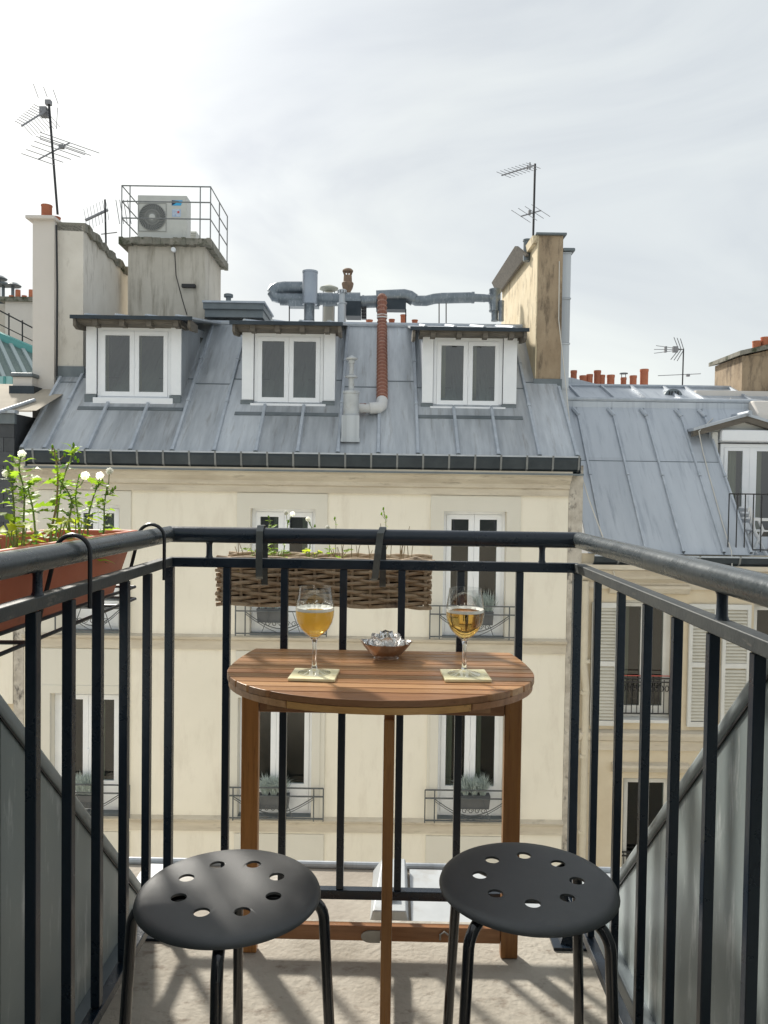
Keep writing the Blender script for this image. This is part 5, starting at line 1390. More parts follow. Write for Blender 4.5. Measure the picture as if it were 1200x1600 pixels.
# ================================================================ THINGS ON THE TABLE
TILE = mat('coaster_tile', (.86, .78, .44), (.92, .86, .60), scale=22, rough=.45, bump=.12, bscale=50, c3=(.60, .52, .28), c3scale=30, c3lo=.58, c3hi=.68)
def glass_material(name, color, ior, rough=0.0, **k):
    m = bpy.data.materials.new(name); m.use_nodes = True
    b = m.node_tree.nodes['Principled BSDF']
    b.inputs['Base Color'].default_value = (*color, 1); b.inputs['Transmission Weight'].default_value = 1; b.inputs['IOR'].default_value = ior; b.inputs['Roughness'].default_value = rough
    for a_, v_ in k.items(): b.inputs[a_.replace('_', ' ')].default_value = v_
    return m
GLASS = glass_material('clear_glass', (.97, .98, .98), 1.45)
def thin_glass(name, lo):
    m = bpy.data.materials.new(name); m.use_nodes = True
    n, l = m.node_tree.nodes, m.node_tree.links; n.clear()
    o = n.new('ShaderNodeOutputMaterial'); x = n.new('ShaderNodeMixShader'); t = n.new('ShaderNodeBsdfTransparent'); g = n.new('ShaderNodeBsdfGlossy')
    t.inputs['Color'].default_value = (.965, .97, .965, 1); g.inputs['Roughness'].default_value = .01
    w = n.new('ShaderNodeLayerWeight'); w.inputs['Blend'].default_value = .5
    p = n.new('ShaderNodeMath'); p.operation = 'POWER'; p.inputs[1].default_value = 4
    mr = n.new('ShaderNodeMapRange'); mr.inputs['To Min'].default_value = lo; mr.inputs['To Max'].default_value = .85
    l.new(w.outputs['Facing'], p.inputs[0]); l.new(p.outputs[0], mr.inputs['Value']); l.new(mr.outputs['Result'], x.inputs['Fac'])
    l.new(t.outputs['BSDF'], x.inputs[1]); l.new(g.outputs['BSDF'], x.inputs[2]); l.new(x.outputs['Shader'], o.inputs['Surface'])
    return m
THIN = thin_glass('thin_blown_glass', .05)
FOOTG = thin_glass('foot_glass', .22)
FOAM = mat('beer_foam', (.93, .90, .82), (.88, .84, .72), scale=300, rough=.6)
SUDS = mat('foam_trace', (.85, .84, .78), rough=.6)
def coaster(px, py, rot, label):
    c = W.z(px, py, TZT)
    o = MB().box(-.049, .049, -.047, .047, 0, .006).build('coaster', TILE, None, bevel=.0012)
    o.location = (c.x, c.y, TZT + .0005); o.rotation_euler = (0, 0, rot)
    tag(o, label, 'coaster', 'square coasters under the glasses'); return c
ca = coaster(491, 1057, R(-2), 'square pale yellow stone coaster under the left glass of cloudy beer')
cb = coaster(727, 1058, R(3), 'square pale yellow stone coaster under the right glass of clear amber beer')
bowl_out = [(.0, .072), (.0045, .0735), (.010, .0765), (.020, .084), (.030, .096), (.0375, .110), (.0405, .124), (.0408, .134), (.0395, .148), (.0372, .162), (.0352, .174), (.0342, .184)]
bowl_in = [(.0332, .184), (.0342, .174), (.0362, .162), (.0384, .148), (.0397, .134), (.0394, .124), (.0364, .110), (.0289, .0968), (.019, .0855), (.009, .0785), (.0001, .0768)]
def in_r(z):
    for (r1, z1), (r0, z0) in zip(bowl_in, bowl_in[1:]):
        if z0 <= z <= z1: return r0 + (r1 - r0) * (z - z0) / (z1 - z0)
    return bowl_in[0][0]
def goblet(px, py, label, beer, level, seed):
    c = W.z(px, py, TZT + .0065)
    o = thing('beer_glass', label, 'glass', (c.x, c.y, TZT + .0068), 0, 'stemmed glasses of beer')
    prof = [(.0078, .0745)] + bowl_out[2:] + bowl_in
    n = 48; m = len(prof)
    b = MB(); vs = [(r * math.cos(2 * math.pi * k / n), r * math.sin(2 * math.pi * k / n), z) for r, z in prof for k in range(n)]
    b.add(vs, [(i * n + k, i * n + (k + 1) % n, (i + 1) * n + (k + 1) % n, (i + 1) * n + k) for i in range(m - 1) for k in range(n)])
    b.build('bowl', THIN, o, smooth=True, angle=80)
    for nm, pr, mt_ in (('foot', [(.0345, .0008), (.0348, .0018), (.030, .0032), (.018, .0056), (.008, .0095), (.0062, .0125)], FOOTG), ('stem', [(.0001, .0126), (.0062, .0126), (.0052, .016), (.0045, .03), (.0043, .05), (.0046, .064), (.0062, .0715), (.0078, .0742), (.0001, .0760)], GLASS)):
        b = MB(); vs = [(r * math.cos(2 * math.pi * k / n), r * math.sin(2 * math.pi * k / n), z) for r, z in pr for k in range(n)]
        b.add(vs, [(i * n + k, i * n + (k + 1) % n, (i + 1) * n + (k + 1) % n, (i + 1) * n + k) for i in range(len(pr) - 1) for k in range(n)])
        b.build(nm, mt_, o, smooth=True, angle=70)
    zs_ = [.0772, .079, .083, .088, .0968, .104, .110, .117, .124, .13, level]
    lp = [(.0001, .0770)] + [(in_r(z) + .00025, z) for z in zs_ if z <= level]
    lp += [(.0001, level)]
    b = MB(); vs = [(r * math.cos(2 * math.pi * k / n), r * math.sin(2 * math.pi * k / n), z) for r, z in lp for k in range(n)]
    b.add(vs, [(i * n + k, i * n + (k + 1) % n, (i + 1) * n + (k + 1) % n, (i + 1) * n + k) for i in range(len(lp) - 1) for k in range(n)])
    b.build('beer', beer, o, smooth=True, angle=50)
    r_ = in_r(level) - .0001
    rnd = random.Random(seed)
    b = MB(); nn = 60
    def ring(r, z): return [(r * math.cos(2 * math.pi * k / nn), r * math.sin(2 * math.pi * k / nn), z) for k in range(nn)]
    inner = [(r_ - .004 - rnd.uniform(0, .006)) for k in range(nn)]
    vs = ring(r_, level + .0003) + ring(r_ - .0003, level + .0068) + [(inner[k] * math.cos(2 * math.pi * k / nn), inner[k] * math.sin(2 * math.pi * k / nn), level + .0022) for k in range(nn)] + ring(r_ * .5, level + .0005)
    b.add(vs, [(i * nn + k, i * nn + (k + 1) % nn, (i + 1) * nn + (k + 1) % nn, (i + 1) * nn + k) for i in range(3 if seed == 1 else 2) for k in range(nn)])
    b.build('foam', FOAM, o, smooth=True)
    # scraps of foam drying on the glass above the beer
    b = MB()
    for k in range(46 if seed == 1 else 14):
        t = rnd.uniform(.2, 2.9) if seed == 1 else rnd.uniform(1.0, 2.0); z = level + .005 + rnd.uniform(0, .008) * (1.2 if seed == 1 else 1)
        rr_ = in_r(z) - .0004; q = Vector((rr_ * math.cos(t), rr_ * math.sin(t), z)); s_ = rnd.uniform(.0005, .0014)
        b.lathe([(.0001, -s_), (s_ * 1.3, 0), (.0001, s_)], 6, q)
    tag(b.build('foam_trace', SUDS, o, smooth=True), kind='stuff')
    return o
BEER1 = glass_material('cloudy_beer', (1.0, .84, .36), 1.33, .10)
_n, _l = BEER1.node_tree.nodes, BEER1.node_tree.links
_t = _n.new('ShaderNodeBsdfTranslucent'); _t.inputs['Color'].default_value = (1.0, .70, .15, 1)
_d = _n.new('ShaderNodeBsdfDiffuse'); _d.inputs['Color'].default_value = (.95, .62, .12, 1)
_a, _b = _n.new('ShaderNodeMixShader'), _n.new('ShaderNodeMixShader'); _b.inputs['Fac'].default_value = .6
_l.new(_t.outputs['BSDF'], _a.inputs[1]); _l.new(_d.outputs['BSDF'], _a.inputs[2])
_l.new(_n['Principled BSDF'].outputs['BSDF'], _b.inputs[1]); _l.new(_a.outputs['Shader'], _b.inputs[2]); _l.new(_b.outputs['Shader'], _n['Material Output'].inputs['Surface'])
BEER2 = glass_material('amber_beer', (1.0, .60, .14), 1.33, 0)
goblet(491, 1052, 'stemmed glass of cloudy yellow beer on the left coaster', BEER1, .134, 1)
goblet(725, 1054, 'stemmed glass of clear amber beer on the right coaster', BEER2, .134, 2)
# lotus shaped silver bowl
c = W.z(603, 1030, TZT)
lt = thing('lotus_candle_holder', 'silver lotus shaped metal candle holder in the middle of the table', 'candle holder', (c.x, c.y + .005, TZT + .0005))
SILV = mat('silver_leaf', (.92, .91, .89), (.80, .79, .78), scale=60, rough=.24, metal=1.0, bump=.5, bscale=55)
COPP = mat('bronze_leaf', (.55, .42, .34), (.42, .30, .22), scale=40, rough=.3, metal=.9, bump=.35, bscale=45)
lt.scale = (1.18, 1.18, 1.18)
MB().lathe([(.0001, 0), (.024, 0), (.025, .002), (.022, .004), (.0001, .004)], 28).build('foot', SILV, lt, smooth=True)
def petal(a, r0, r1, z0, z1, wd, m, curl=0.0, ph=0.0):
    nu, nv = 8, 7; vs = []
    for side in (0, 1):
        for i in range(nv + 1):
            t = i / nv
            r = r0 + (r1 - r0) * (t ** .8) - curl * max(0, t - .7) ** 1.0
            z = z0 + (z1 - z0) * t ** 1.15
            w = wd * (math.sin(math.pi * min(.5 + t * .05, 1)) * (.55 + .75 * t) * (1 - max(0, t - .72) ** 1.6 * 5.2))
            w = max(w, .0008)
            for j in range(nu + 1):
                s_ = j / nu * 2 - 1
                x = r - abs(s_) ** 2 * w * .42 + .0009 * math.sin(s_ * 9 + ph)
                y = s_ * w
                zz = z + .0035 * abs(s_) ** 2 * (t - .4) - (.0 if i < nv else abs(s_) * .004)
                if side: x -= .0011
                vs.append((x * math.cos(a) - y * math.sin(a), x * math.sin(a) + y * math.cos(a), zz))
    k = (nu + 1); o_ = (nv + 1) * k
    fs = []
    for i in range(nv):
        for j in range(nu):
            q = i * k + j
            fs.append((q, q + 1, q + k + 1, q + k)); fs.append((o_ + q + k, o_ + q + k + 1, o_ + q + 1, o_ + q))
    for j in range(nu): q = nv * k + j; fs.append((q, q + 1, o_ + q + 1, o_ + q))
    for i in range(nv):
        q = i * k; fs.append((q, q + k, o_ + q + k, o_ + q)); q = i * k + nu; fs.append((q + k, q, o_ + q, o_ + q + k))
    return MB().add(vs, fs).build('petal', m, lt, smooth=True, angle=60)
for k in range(7): petal(2 * math.pi * (k + .2) / 7, .018, .053, .003, .036, .026, COPP, 0, k)
for k in range(7): petal(2 * math.pi * (k + .2) / 7, .0165, .0515, .0045, .0362, .0245, SILV, 0, k)
for k in range(6): petal(2 * math.pi * (k + .6) / 6, .012, .034, .006, .049, .019, SILV, .01, k * 2)
for k in range(4): petal(2 * math.pi * (k + .1) / 4, .005, .017, .008, .056, .014, SILV, .015, k * 3)
# ================================================================ LEFT TERRACOTTA PLANTER
PLAST = mat('terracotta_plastic', (.62, .17, .085), (.52, .135, .065), scale=4, rough=.45, vary=0, c3=(.20, .05, .03), c3scale=5, c3lo=.64, c3hi=.8, bump=.08, bscale=40)
SOIL = mat('soil', (.05, .035, .025), (.09, .065, .045), scale=40, rough=1, bump=.8, bscale=80)
PX0, PX1, PY0, PY1, PZ0, PZ1 = -.835, -.640, 1.02, 1.865, .893, 1.042
pl = thing('planter_box', 'long terracotta coloured plastic planter hooked outside the left railing', 'planter', ((PX0 + PX1) / 2, (PY0 + PY1) / 2, PZ0))
off = Vector(pl.location)
def PB(mb, name, m, **k):
    o = mb.build(name, m, pl, **k); o.location = -off; return o
def rect(ix, iy, z): return [(PX0 + ix, PY0 + iy, z), (PX1 - ix, PY0 + iy, z), (PX1 - ix, PY1 - iy, z), (PX0 + ix, PY1 - iy, z)]
rings = [rect(.03, .045, PZ0), rect(.0, .006, PZ1 - .025), rect(-.010, -.004, PZ1 - .024), rect(-.012, -.006, PZ1), rect(.004, .010, PZ1), rect(.006, .012, PZ1 - .03), rect(.030, .045, PZ0 + .01)]
vs = [p for r_ in rings for p in r_]
fs = [(i * 4 + k, i * 4 + (k + 1) % 4, (i + 1) * 4 + (k + 1) % 4, (i + 1) * 4 + k) for i in range(6) for k in range(4)] + [(3, 2, 1, 0), (24, 25, 26, 27)]
PB(MB().add(vs, fs), 'tub', PLAST, bevel=.006, seg=3)
r_ = rect(.012, .022, PZ1 - .055)
so = MB(); N1, N2 = 8, 30; rg = random.Random(5)
vv = [(r_[0][0] + (r_[1][0] - r_[0][0]) * i / N1, r_[0][1] + (r_[2][1] - r_[0][1]) * j / N2, PZ1 - .055 + rg.uniform(-.006, .008)) for j in range(N2 + 1) for i in range(N1 + 1)]
so.add(vv, [(j * (N1 + 1) + i, j * (N1 + 1) + i + 1, (j + 1) * (N1 + 1) + i + 1, (j + 1) * (N1 + 1) + i) for j in range(N2) for i in range(N1)])
PB(so, 'soil', SOIL, smooth=True)
WIRE = mat('black_wire', (.01, .012, .016), rough=.35)
# wire hanger hooked over the handrail
hg = thing('planter_hanger', 'black wire bracket hooked over the left handrail and carrying the planter', 'bracket', (BX0, 1.5, ZH))
def HG(mb, name='hook'):
    o = mb.build(name, WIRE, hg, smooth=True); o.location = (-BX0, -1.5, -ZH); return o
def arc_over(y, dy=0.0):
    pts = []
    for j in range(13):
        a = math.pi * j / 12
        pts.append((BX0 + .031 * math.cos(a), y, ZH + .031 * math.sin(a)))
    return pts
for y in (1.80, 1.36, .98):
    HG(MB().tube([(BX0 + .031, y + .0, ZH - .10)] + arc_over(y) + [(BX0 - .045, y, ZH - .06), (PX1 + .008, y, PZ0 + .03), (PX1 + .0, y, PZ0 - .028), (PX0 - .02, y, PZ0 - .03), (PX0 - .022, y, PZ0 + .04)], .0042, 8))
HG(MB().tube([(PX1, .9, PZ0 - .022), (PX1, 1.88, PZ0 - .022), (PX0 - .01, 1.92, PZ0 - .022), (PX0 - .01, .9, PZ0 - .022)], .004, 8), 'tray_wire')
HG(MB().tube([(PX1 - .01, .9, PZ0 + .03 - .02), (PX1 + .006, 1.86, PZ0 + .01), (PX0 - .01, 1.88, PZ0 + .01)], .004, 8), 'tray_wire')

# ---- weeds
def leafmat(name, c1, c2, tr=.5):
    m = mat(name, c1, c2, scale=18, rough=.5, vary=.25)
    n, l = m.node_tree.nodes, m.node_tree.links
    b = n['Principled BSDF']; o = n['Material Output']
    t = n.new('ShaderNodeBsdfTranslucent'); mx_ = n.new('ShaderNodeMixShader'); mx_.inputs['Fac'].default_value = tr
    src = b.inputs['Base Color'].links[0].from_socket
    hs = n.new('ShaderNodeHueSaturation'); hs.inputs['Value'].default_value = 1.9; l.new(src, hs.inputs['Color']); l.new(hs.outputs['Color'], t.inputs['Color'])
    l.new(b.outputs['BSDF'], mx_.inputs[1]); l.new(t.outputs['BSDF'], mx_.inputs[2]); l.new(mx_.outputs['Shader'], o.inputs['Surface'])
    return m
LEAF_G = leafmat('leaf_green', (.16, .28, .02), (.30, .42, .03), .55)
LEAF_Y = leafmat('leaf_yellow_green', (.30, .42, .03), (.50, .52, .03), .55)
LEAF_D = leafmat('leaf_dark', (.06, .13, .03), (.10, .19, .04), .4)
STEM = leafmat('stem_green', (.20, .28, .07), (.28, .30, .12), .2)
STEM_R = mat('stem_pink', (.32, .17, .10), (.30, .26, .12), scale=12, rough=.6)
FLUFF = leafmat('seed_fluff', (.72, .71, .66), (.85, .85, .80), .45)
STRAW = mat('dry_straw', (.42, .33, .20), (.30, .22, .13), scale=20, rough=.8)
def leaf_mesh(name, L, Wd, lobes, m, droop=.25, seed=0):
    rnd = random.Random(seed); n = lobes * 2 + 1
    vs = []; 
    for i in range(n + 1):
        t = i / n
        prof = math.sin(math.pi * min(1, t * .9 + .1)) ** .8
        w = Wd * prof * (1.0 if i % 2 else .42) * rnd.uniform(.85, 1.15)
        if i == 0: w = .0012
        if i == n: w = .0006
        x = L * t; z = -droop * L * t * t + .04 * L * math.sin(t * 9 + seed)
        back = .35 * w if i % 2 else 0
        vs += [(x - back, w, z + w * .35), (x, 0, z), (x - back, -w, z + w * .30)]
    fs = []
    for i in range(n):
        a = i * 3; b = a + 3
        fs += [(a, a + 1, b + 1, b), (a + 1, a + 2, b + 2, b + 1)]
    me = MB().add(vs, fs).mesh(name, m, smooth=True, angle=80); return me
LM = [leaf_mesh('leaf_a', .055, .018, 4, LEAF_G, .3, 1), leaf_mesh('leaf_b', .045, .016, 3, LEAF_Y, .5, 2), leaf_mesh('leaf_c', .035, .012, 3, LEAF_G, .2, 3), leaf_mesh('leaf_d', .030, .010, 3, LEAF_D, .4, 4)]
LR_ = leaf_mesh('leaf_round', .034, .017, 2, LEAF_Y, .3, 6)
def fluff_mesh(r=.0098, n=130):
    m = MB(); rnd = random.Random(9)
    m.lathe([(.0001, -r * .2), (r * .2, 0), (.0001, r * .2)], 8)
    for k in range(n):
        z = 1 - 2 * (k + .5) / n; t = k * 2.39996; q = math.sqrt(1 - z * z)
        d = Vector((q * math.cos(t), q * math.sin(t), z)); a = d.orthogonal().normalized(); b_ = d.cross(a)
        p = d * r * rnd.uniform(.72, 1.15); s_ = .0013
        m.add([d * r * .25, p + a * s_, p - a * s_], [(0, 1, 2)]); m.add([d * r * .25, p + b_ * s_, p - b_ * s_], [(0, 1, 2)])
        m.add([p + a * s_, p + b_ * s_, p - a * s_, p - b_ * s_], [(0, 1, 2, 3)])
    return m.mesh('seed_head', FLUFF)
FLM = fluff_mesh()
FLS = fluff_mesh(.0065, 90)
budm = MB().lathe([(.0001, -.007), (.0035, -.005), (.0046, 0), (.003, .005), (.0022, .008)], 8).mesh('bud', LEAF_G, smooth=True)
def put(me, name, parent, p, yaw, pitch, s=1.0, roll=0.0):
    o = link_mesh(name, me, parent); o.location = p
    o.rotation_euler = (Matrix.Rotation(yaw, 3, 'Z') @ Matrix.Rotation(-pitch, 3, 'Y') @ Matrix.Rotation(roll, 3, 'X')).to_euler(); o.scale = (s, s, s); return o
def weed(root, tip_pts, label, seed, nleaf=9, heads=(), small=True, stem_m=None, r=.0026, lower=0.0, group='weeds in the left planter', ls=1.0, kinds=(0, 2, 3, 1)):
    """stem through world points; leaves along it; heads = list of (world point, kind)"""
    rnd = random.Random(seed)
    o = thing('weed_plant', label, 'plant', root, 0, group)
    rt = Vector(root)
    pts = [Vector((0, 0, -.01))] + [Vector(p) - rt for p in tip_pts]
    # smooth the stem
    sm = []
    for i in range(len(pts) - 1):
        for k in range(5):
            t = k / 5; p0_ = pts[max(i - 1, 0)]; p3_ = pts[min(i + 2, len(pts) - 1)]
            sm.append(.5 * ((2 * pts[i]) + (pts[i + 1] - p0_) * t + (2 * p0_ - 5 * pts[i] + 4 * pts[i + 1] - p3_) * t * t + (3 * pts[i] - p0_ - 3 * pts[i + 1] + p3_) * t ** 3))
    sm.append(pts[-1])
    st = MB().tube(sm, r, 6, r2=r * .45)
    tops = []
    for (hp_, kd) in heads:
        h = Vector(hp_) - rt; b0 = sm[int(len(sm) * rnd.uniform(.72, .85))] if (h - sm[-1]).length > .004 else sm[-2]
        mid = b0.lerp(h, .5) + Vector((rnd.uniform(-.004, .004), 0, -.004)); st.tube([b0, mid, h], r * .45, 5)
        tops.append((h, kd))
    st.build('stem', stem_m or STEM, o, smooth=True)
    for h, kd in tops:
        if kd == 'f': put(FLM, 'seed_head', o, h, 0, 0, rnd.uniform(.75, .95))
        elif kd == 's': put(FLS, 'seed_head', o, h, 0, 0, 1)
        else:
            put(budm, 'bud', o, h, rnd.uniform(0, 6), rnd.uniform(-.5, .5), .62)
    for k in range(nleaf):
        t = lower + (1 - lower) * (k + .6) / nleaf; p = sm[min(len(sm) - 1, int(t * (len(sm) - 1)))]
        q = rnd.choice(kinds)
        yw = k * 2.4 + rnd.uniform(-.5, .5)
        put(LM[q], 'leaf', o, p, yw, rnd.uniform(.0, .8), ls * rnd.uniform(.6, 1.15) * (1.15 - .5 * t), rnd.uniform(-.4, .4))
        if rnd.random() < .7: put(LM[rnd.choice(kinds)], 'leaf', o, p, yw + 2.0 + rnd.uniform(0, 1), rnd.uniform(-.2, .7), ls * rnd.uniform(.35, .8) * (1.1 - .5 * t), rnd.uniform(-.4, .4))
    return o
def L3(px, py, y): return W.v(px, py, y)
ZS_ = PZ1 - .05
def root_at(px, y):
    p = W.v(px, 860, y); return (max(PX0 + .03, min(PX1 - .03, p.x)), y, ZS_)
weeds = [
    (20, 1.42, [(22, 800), (18, 760), (14, 735)], [((12, 732), 'b'), ((9, 740), 's'), ((22, 752), 'b')], 16, 'leafy weed furthest left in the planter', 0),
    (40, 1.50, [(37, 820), (38, 770), (30, 735), (33, 712)], [((34, 709), 'f'), ((19, 717), 'b')], 19, 'tall weed with one white puff at its top, second from the left', 0),
    (60, 1.52, [(52, 800), (44, 765), (50, 755)], [((57, 749), 'f'), ((46, 757), 'b')], 15, 'weed whose white puff hangs low over the cornice', 0),
    (76, 1.60, [(80, 830), (88, 790), (90, 740), (84, 700)], [((82, 698), 'b'), ((88, 716), 'b'), ((101, 711), 'b')], 19, 'tall pink stemmed weed with bare buds above the gutter', 1),
    (84, 1.63, [(90, 800), (98, 752), (112, 712), (115, 698)], [((115, 695), 'b'), ((118, 716), 'b'), ((122, 720), 'b')], 14, 'tall weed leaning right with a drooping bud cluster', 0),
    (105, 1.62, [(108, 815), (112, 785), (104, 765), (92, 750)], [((78, 750), 'b')], 15, 'orange tipped short weed in the middle of the planter', 0),
    (128, 1.66, [(122, 810), (118, 775), (122, 750)], [((133, 743), 'f'), ((124, 744), 'b')], 14, 'weed with a small white puff just right of the middle', 0),
    (140, 1.70, [(137, 820), (142, 790), (150, 765), (155, 755)], [((156, 743), 'f'), ((160, 752), 'b')], 14, 'weed with a white puff second from the right', 0),
    (160, 1.72, [(162, 830), (163, 790), (168, 755)], [((171, 736), 'f'), ((176, 765), 'b'), ((180, 762), 'b'), ((168, 770), 'b')], 19, 'weed at the right end with the topmost right white puff', 0),
]
for i, (px, y, mids, heads, nl, lab, pink) in enumerate(weeds):
    rt = root_at(px, y)
    pts = [(lambda q: (q.x, q.y, q.z))(L3(a, b, y)) for a, b in mids]
    hs_ = [((lambda q: (q.x, q.y, q.z))(L3(a, b, y)), kd) for (a, b), kd in heads]
    weed(rt, pts, lab, 11 + i, nl, hs_, stem_m=STEM_R if pink else None, r=.0034 if pink else .0026, ls=1.05, kinds=(0, 0, 2, 3, 2))
# low seedlings with round yellow leaves
for i, (px, y, lab) in enumerate(((92, 1.5, 'round leaved yellow seedling in the middle of the planter'), (8, 1.35, 'round leaved yellow seedling at the far left of the planter'), (148, 1.6, 'bright yellow seedling near the right end of the planter'), (52, 1.36, 'low pale seedling behind the handrail'))):
    rt = root_at(px, y); rnd = random.Random(50 + i)
    o = thing('seedling', lab, 'plant', rt, 0, 'weeds in the left planter')
    st = MB()
    for k in range(7):
        t = k * 2.4 + i; L = rnd.uniform(.02, .065)
        tip = Vector((math.cos(t) * .022, math.sin(t) * .022, .02 + L)); st.tube([(0, 0, -.01), tip * .5 + Vector((0, 0, .005)), tip], .0012, 5)
        put(LR_, 'leaf', o, tip, t, rnd.uniform(-.2, .5), rnd.uniform(.7, 1.1), rnd.uniform(-.5, .5))
    st.build('stem', STEM, o)

# ================================================================ WICKER TROUGH
WICK = mat('wicker', (.42, .29, .18), (.58, .45, .31), scale=18, rough=.75, bump=.3, bscale=120, vary=0, c3=(.15, .10, .07), c3scale=14, c3lo=.56, c3hi=.7)
WX0, WX1 = W.v(347, 910, 2.06).x, W.v(668, 910, 2.06).x
WY0, WY1 = 2.045, 2.195
WZ1 = W.v(500, 879, WY0).z; WZ0 = W.v(500, 949, WY0).z
wk = thing('wicker_trough', 'brown wicker trough hung on two metal straps outside the front railing', 'planter', ((WX0 + WX1) / 2, (WY0 + WY1) / 2, WZ0))
ow = Vector(wk.location)
def WB(mb, name, m, **k):
    o = mb.build(name, m, wk, **k); o.location = -ow; return o
liner = MB().box(WX0 + .012, WX1 - .012, WY0 + .012, WY1 - .012, WZ0 + .006, WZ1 - .012)
WB(liner, 'liner', mat('trough_liner', (.10, .07, .045), rough=.9))
rw = random.Random(4)
stx = [WX0 + .006 + (WX1 - WX0 - .012) * k / 11 for k in range(12)]
for yy in (WY0, WY1):
    for x in stx: WB(MB().tube([(x, yy, WZ0 + .002), (x + rw.uniform(-.002, .002), yy, WZ1)], .0042, 7), 'stake', WICK, smooth=True)
for yy in (WY0 + .05, WY0 + .10):
    for x in (WX0, WX1): WB(MB().tube([(x, yy, WZ0), (x, yy, WZ1)], .0042, 7), 'stake', WICK, smooth=True)
rows = 12
for sgn_, yy in ((-1, WY0), (1, WY1)):
    for j in range(rows):
        z = WZ0 + .005 + (WZ1 - WZ0 - .012) * j / (rows - 1)
        pts = []; nn = 56; ph = j % 2
        for k in range(nn + 1):
            x = WX0 - .010 - rw.uniform(0, .004) * (k == 0) + (WX1 - WX0 + .02) * k / nn
            f = (x - stx[0]) / (stx[1] - stx[0])
            pts.append((x, yy + .0065 * math.cos(math.pi * (f + ph)), z + .0022 * math.sin(f * 2.2 + j * 1.7) + rw.uniform(-.0006, .0006)))
        WB(MB().tube(pts, rw.uniform(.0042, .0056), 6), 'woven_strand', WICK, smooth=True)
for x in (WX0, WX1):
    for j in range(rows):
        z = WZ0 + .008 + (WZ1 - WZ0 - .012) * j / (rows - 1)
        pts = [(x + .0065 * math.cos(math.pi * (k / 3.0 + j % 2)), WY0 - .012 + (WY1 - WY0 + .022) * k / 12, z) for k in range(13)]
        WB(MB().tube(pts, .0042, 6), 'woven_strand', WICK, smooth=True)
# braided rim
for q in range(3):
    pts = [(WX0 - .012 + (WX1 - WX0 + .03) * k / 40, WY0 - .004 + .006 * math.sin(k * .55 + q * 2.1), WZ1 + .004 + .006 * math.cos(k * .4 + q * 2.1)) for k in range(41)]
    WB(MB().tube(pts, .0052, 7), 'rim_strand', WICK, smooth=True)
    pts = [(WX0 - .012 + (WX1 - WX0 + .03) * k / 40, WY1 + .006 * math.sin(k * .55 + q * 2.1), WZ1 + .004 + .006 * math.cos(k * .5 + q * 2.1)) for k in range(41)]
    WB(MB().tube(pts, .0052, 7), 'rim_strand', WICK, smooth=True)
WB(MB().tube([(WX1 - .09, WY0, WZ1 + .004), (WX1 - .03, WY0 - .005, WZ1 + .016), (WX1 - .005, WY0, WZ1 + .006), (WX1 + .025, WY0, WZ1 - .002)], .005, 7), 'rim_strand', WICK, smooth=True)
WB(MB().tube([(WX0 + .04, WY0, WZ1 + .004), (WX0 - .01, WY0 - .005, WZ1 + .012)], .005, 7), 'rim_strand', WICK, smooth=True)
# metal hanging straps
for i, px in enumerate((408, 598)):
    x = W.v(px, 860, BY1).x; s_ = .0085
    tilt = 0 if i == 0 else .006
    path = [(BY1 + .055, WZ1 - .055), (BY1 + .05, ZH - .02), (BY1 + .03, ZH + .018), (BY1 + .012, ZH + .0265), (BY1 - .010, ZH + .0265), (BY1 - .026, ZH + .012), (BY1 - .030, ZH - .04), (BY1 - .028, ZL - .03), (BY1 - .018, ZL - .036)]
    m = MB(); vs = []
    for k, (y, z) in enumerate(path):
        dx = -tilt * max(0, k - 4)
        vs += [(x - s_ + dx, y, z), (x + s_ + dx, y, z), (x + s_ + dx, y + (.0022 if k != 4 else 0), z - .0022), (x - s_ + dx, y + .0022, z - .0022)]
    n = len(path)
    fs = [(k * 4 + a, k * 4 + (a + 1) % 4, (k + 1) * 4 + (a + 1) % 4, (k + 1) * 4 + a) for k in range(n - 1) for a in range(4)] + [(3, 2, 1, 0), ((n - 1) * 4, (n - 1) * 4 + 1, (n - 1) * 4 + 2, (n - 1) * 4 + 3)]
    o = m.add(vs, fs).build('hanging_strap', mat('strap_metal', (.09, .10, .10), (.15, .155, .15), scale=30, rough=.4, metal=.6) if i == 0 else MATS['strap_metal'])
    bpy.context.view_layer.update()
    tag(o, ('dark metal strap over the front handrail at the left end of the trough', 'worn slightly slanted metal strap over the front handrail right of the middle')[i], 'strap', 'straps holding the wicker trough')
# plants in the trough
YT = 2.12; ZT = WZ1 - .01
def tr(px, py): q = W.v(px, py, YT); return (q.x, q.y, q.z)
def rt_(px): q = W.v(px, 880, YT); return (q.x, YT, ZT)
gt = 'plants in the wicker trough'
weed(rt_(428), [tr(428, 850), tr(424, 825), tr(419, 812)], 'green weed at the left end of the wicker trough', 71, 12, [(tr(420, 808), 'b')], group=gt, r=.0018, ls=.55, kinds=(0, 2, 0))
weed(rt_(440), [tr(445, 850), tr(449, 825), tr(450, 812)], 'thin weed with two white puffs above the handrail', 72, 7, [(tr(447, 801), 's'), (tr(457, 803), 's'), (tr(451, 815), 'b')], group=gt, r=.0018, ls=.45, kinds=(2, 3, 0))
weed(rt_(482), [tr(484, 855), tr(487, 830), tr(484, 815)], 'thin weed with one white puff right of the pair', 73, 7, [(tr(481, 811), 's'), (tr(492, 822), 'b')], group=gt, r=.0018, ls=.45, kinds=(2, 3, 0))
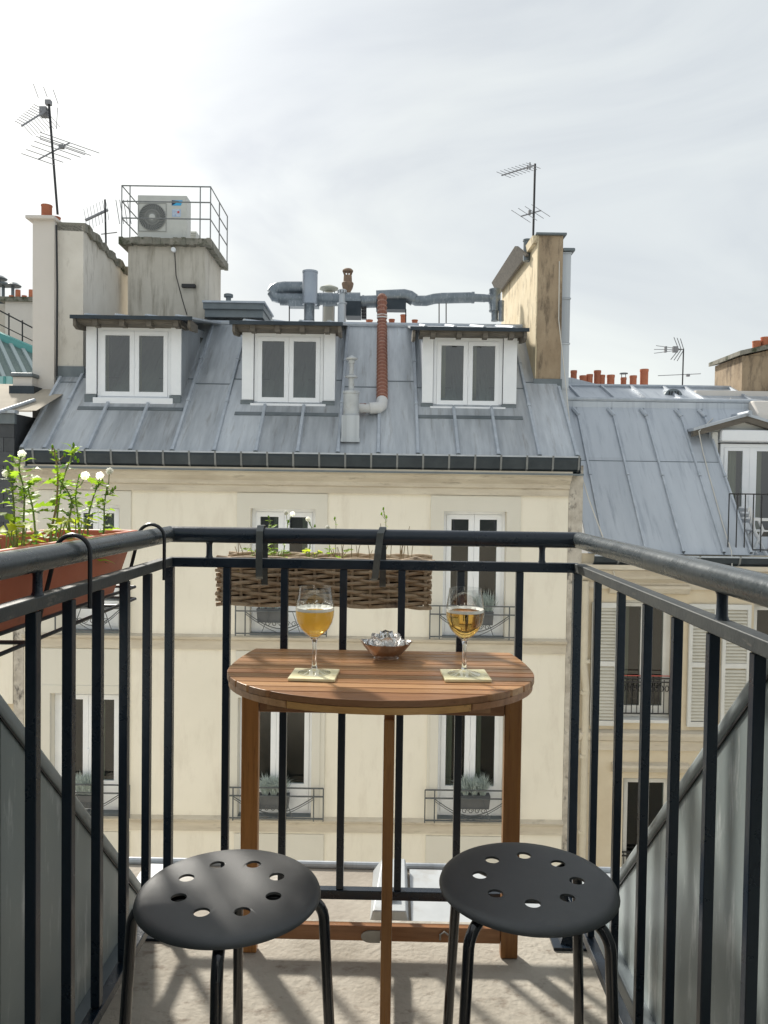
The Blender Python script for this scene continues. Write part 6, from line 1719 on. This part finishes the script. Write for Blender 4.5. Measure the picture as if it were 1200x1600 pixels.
weed(rt_(511), [tr(515, 860), tr(514, 838)], 'short sprout with a tiny white puff', 74, 4, [(tr(512, 824), 's')], group=gt, r=.0015, ls=.35, kinds=(2, 0))
weed(rt_(600), [tr(601, 850), tr(603, 822), tr(600, 798)], 'tall thin yellow flowered stem behind the slanted strap', 75, 12, [(tr(599, 795), 'b'), (tr(604, 808), 'b'), (tr(596, 803), 'b')], group=gt, r=.0014, ls=.28, kinds=(1, 1, 2))
weed(rt_(524), [tr(524, 850), tr(525, 820), tr(523, 812)], 'thin bud stem between the sprout and the slanted strap', 76, 5, [(tr(523, 810), 'b')], group=gt, r=.0012, ls=.3, kinds=(1, 2))
def seedl(px, lab, mt, i):
    rt = rt_(px); rnd = random.Random(90 + i); o = thing('seedling', lab, 'plant', rt, 0, gt); st = MB()
    for k in range(9):
        t = k * 2.4 + i; tip = Vector((math.cos(t) * .018, math.sin(t) * .018, rnd.uniform(.01, .04))); st.tube([(0, 0, -.01), tip], .0011, 5)
        put(LM[0] if i != 2 else LR_, 'leaf', o, tip, t, rnd.uniform(0, .7), rnd.uniform(.35, .6), rnd.uniform(-.5, .5))
    st.build('stem', mt, o)
seedl(402, 'bushy green seedling left of the dark strap', STEM, 0); seedl(432, 'green seedling right of the dark strap', STEM, 1); seedl(487, 'bright green sprig in the middle of the trough', STEM, 2); seedl(527, 'reddish green sprig left of the slanted strap', STEM_R, 3)
for i, (px, n, sp, lab) in enumerate(((382, 4, 16, 'few bare twigs at the left end of the trough'), (548, 6, 22, 'thin cluster of bare twigs in the middle of the trough'), (580, 7, 25, 'bare twigs just left of the slanted strap'), (620, 9, 26, 'dense bare twigs at the right end of the trough'))):
    rt = rt_(px); rnd = random.Random(30 + i); o = thing('dry_twigs', lab, 'twigs', rt, 0, gt)
    for k in range(n):
        x = rnd.uniform(-sp, sp) * .0017; L = rnd.uniform(.04, .10) * (1.15 if i == 3 else 1); dx = rnd.uniform(-.02, .025)
        MB().tube([(x, rnd.uniform(-.02, .02), -.02), (x + dx * .4, 0, L * .5), (x + dx, 0, L)], .0017, 5, r2=.0008).build('twig', STRAW, o)
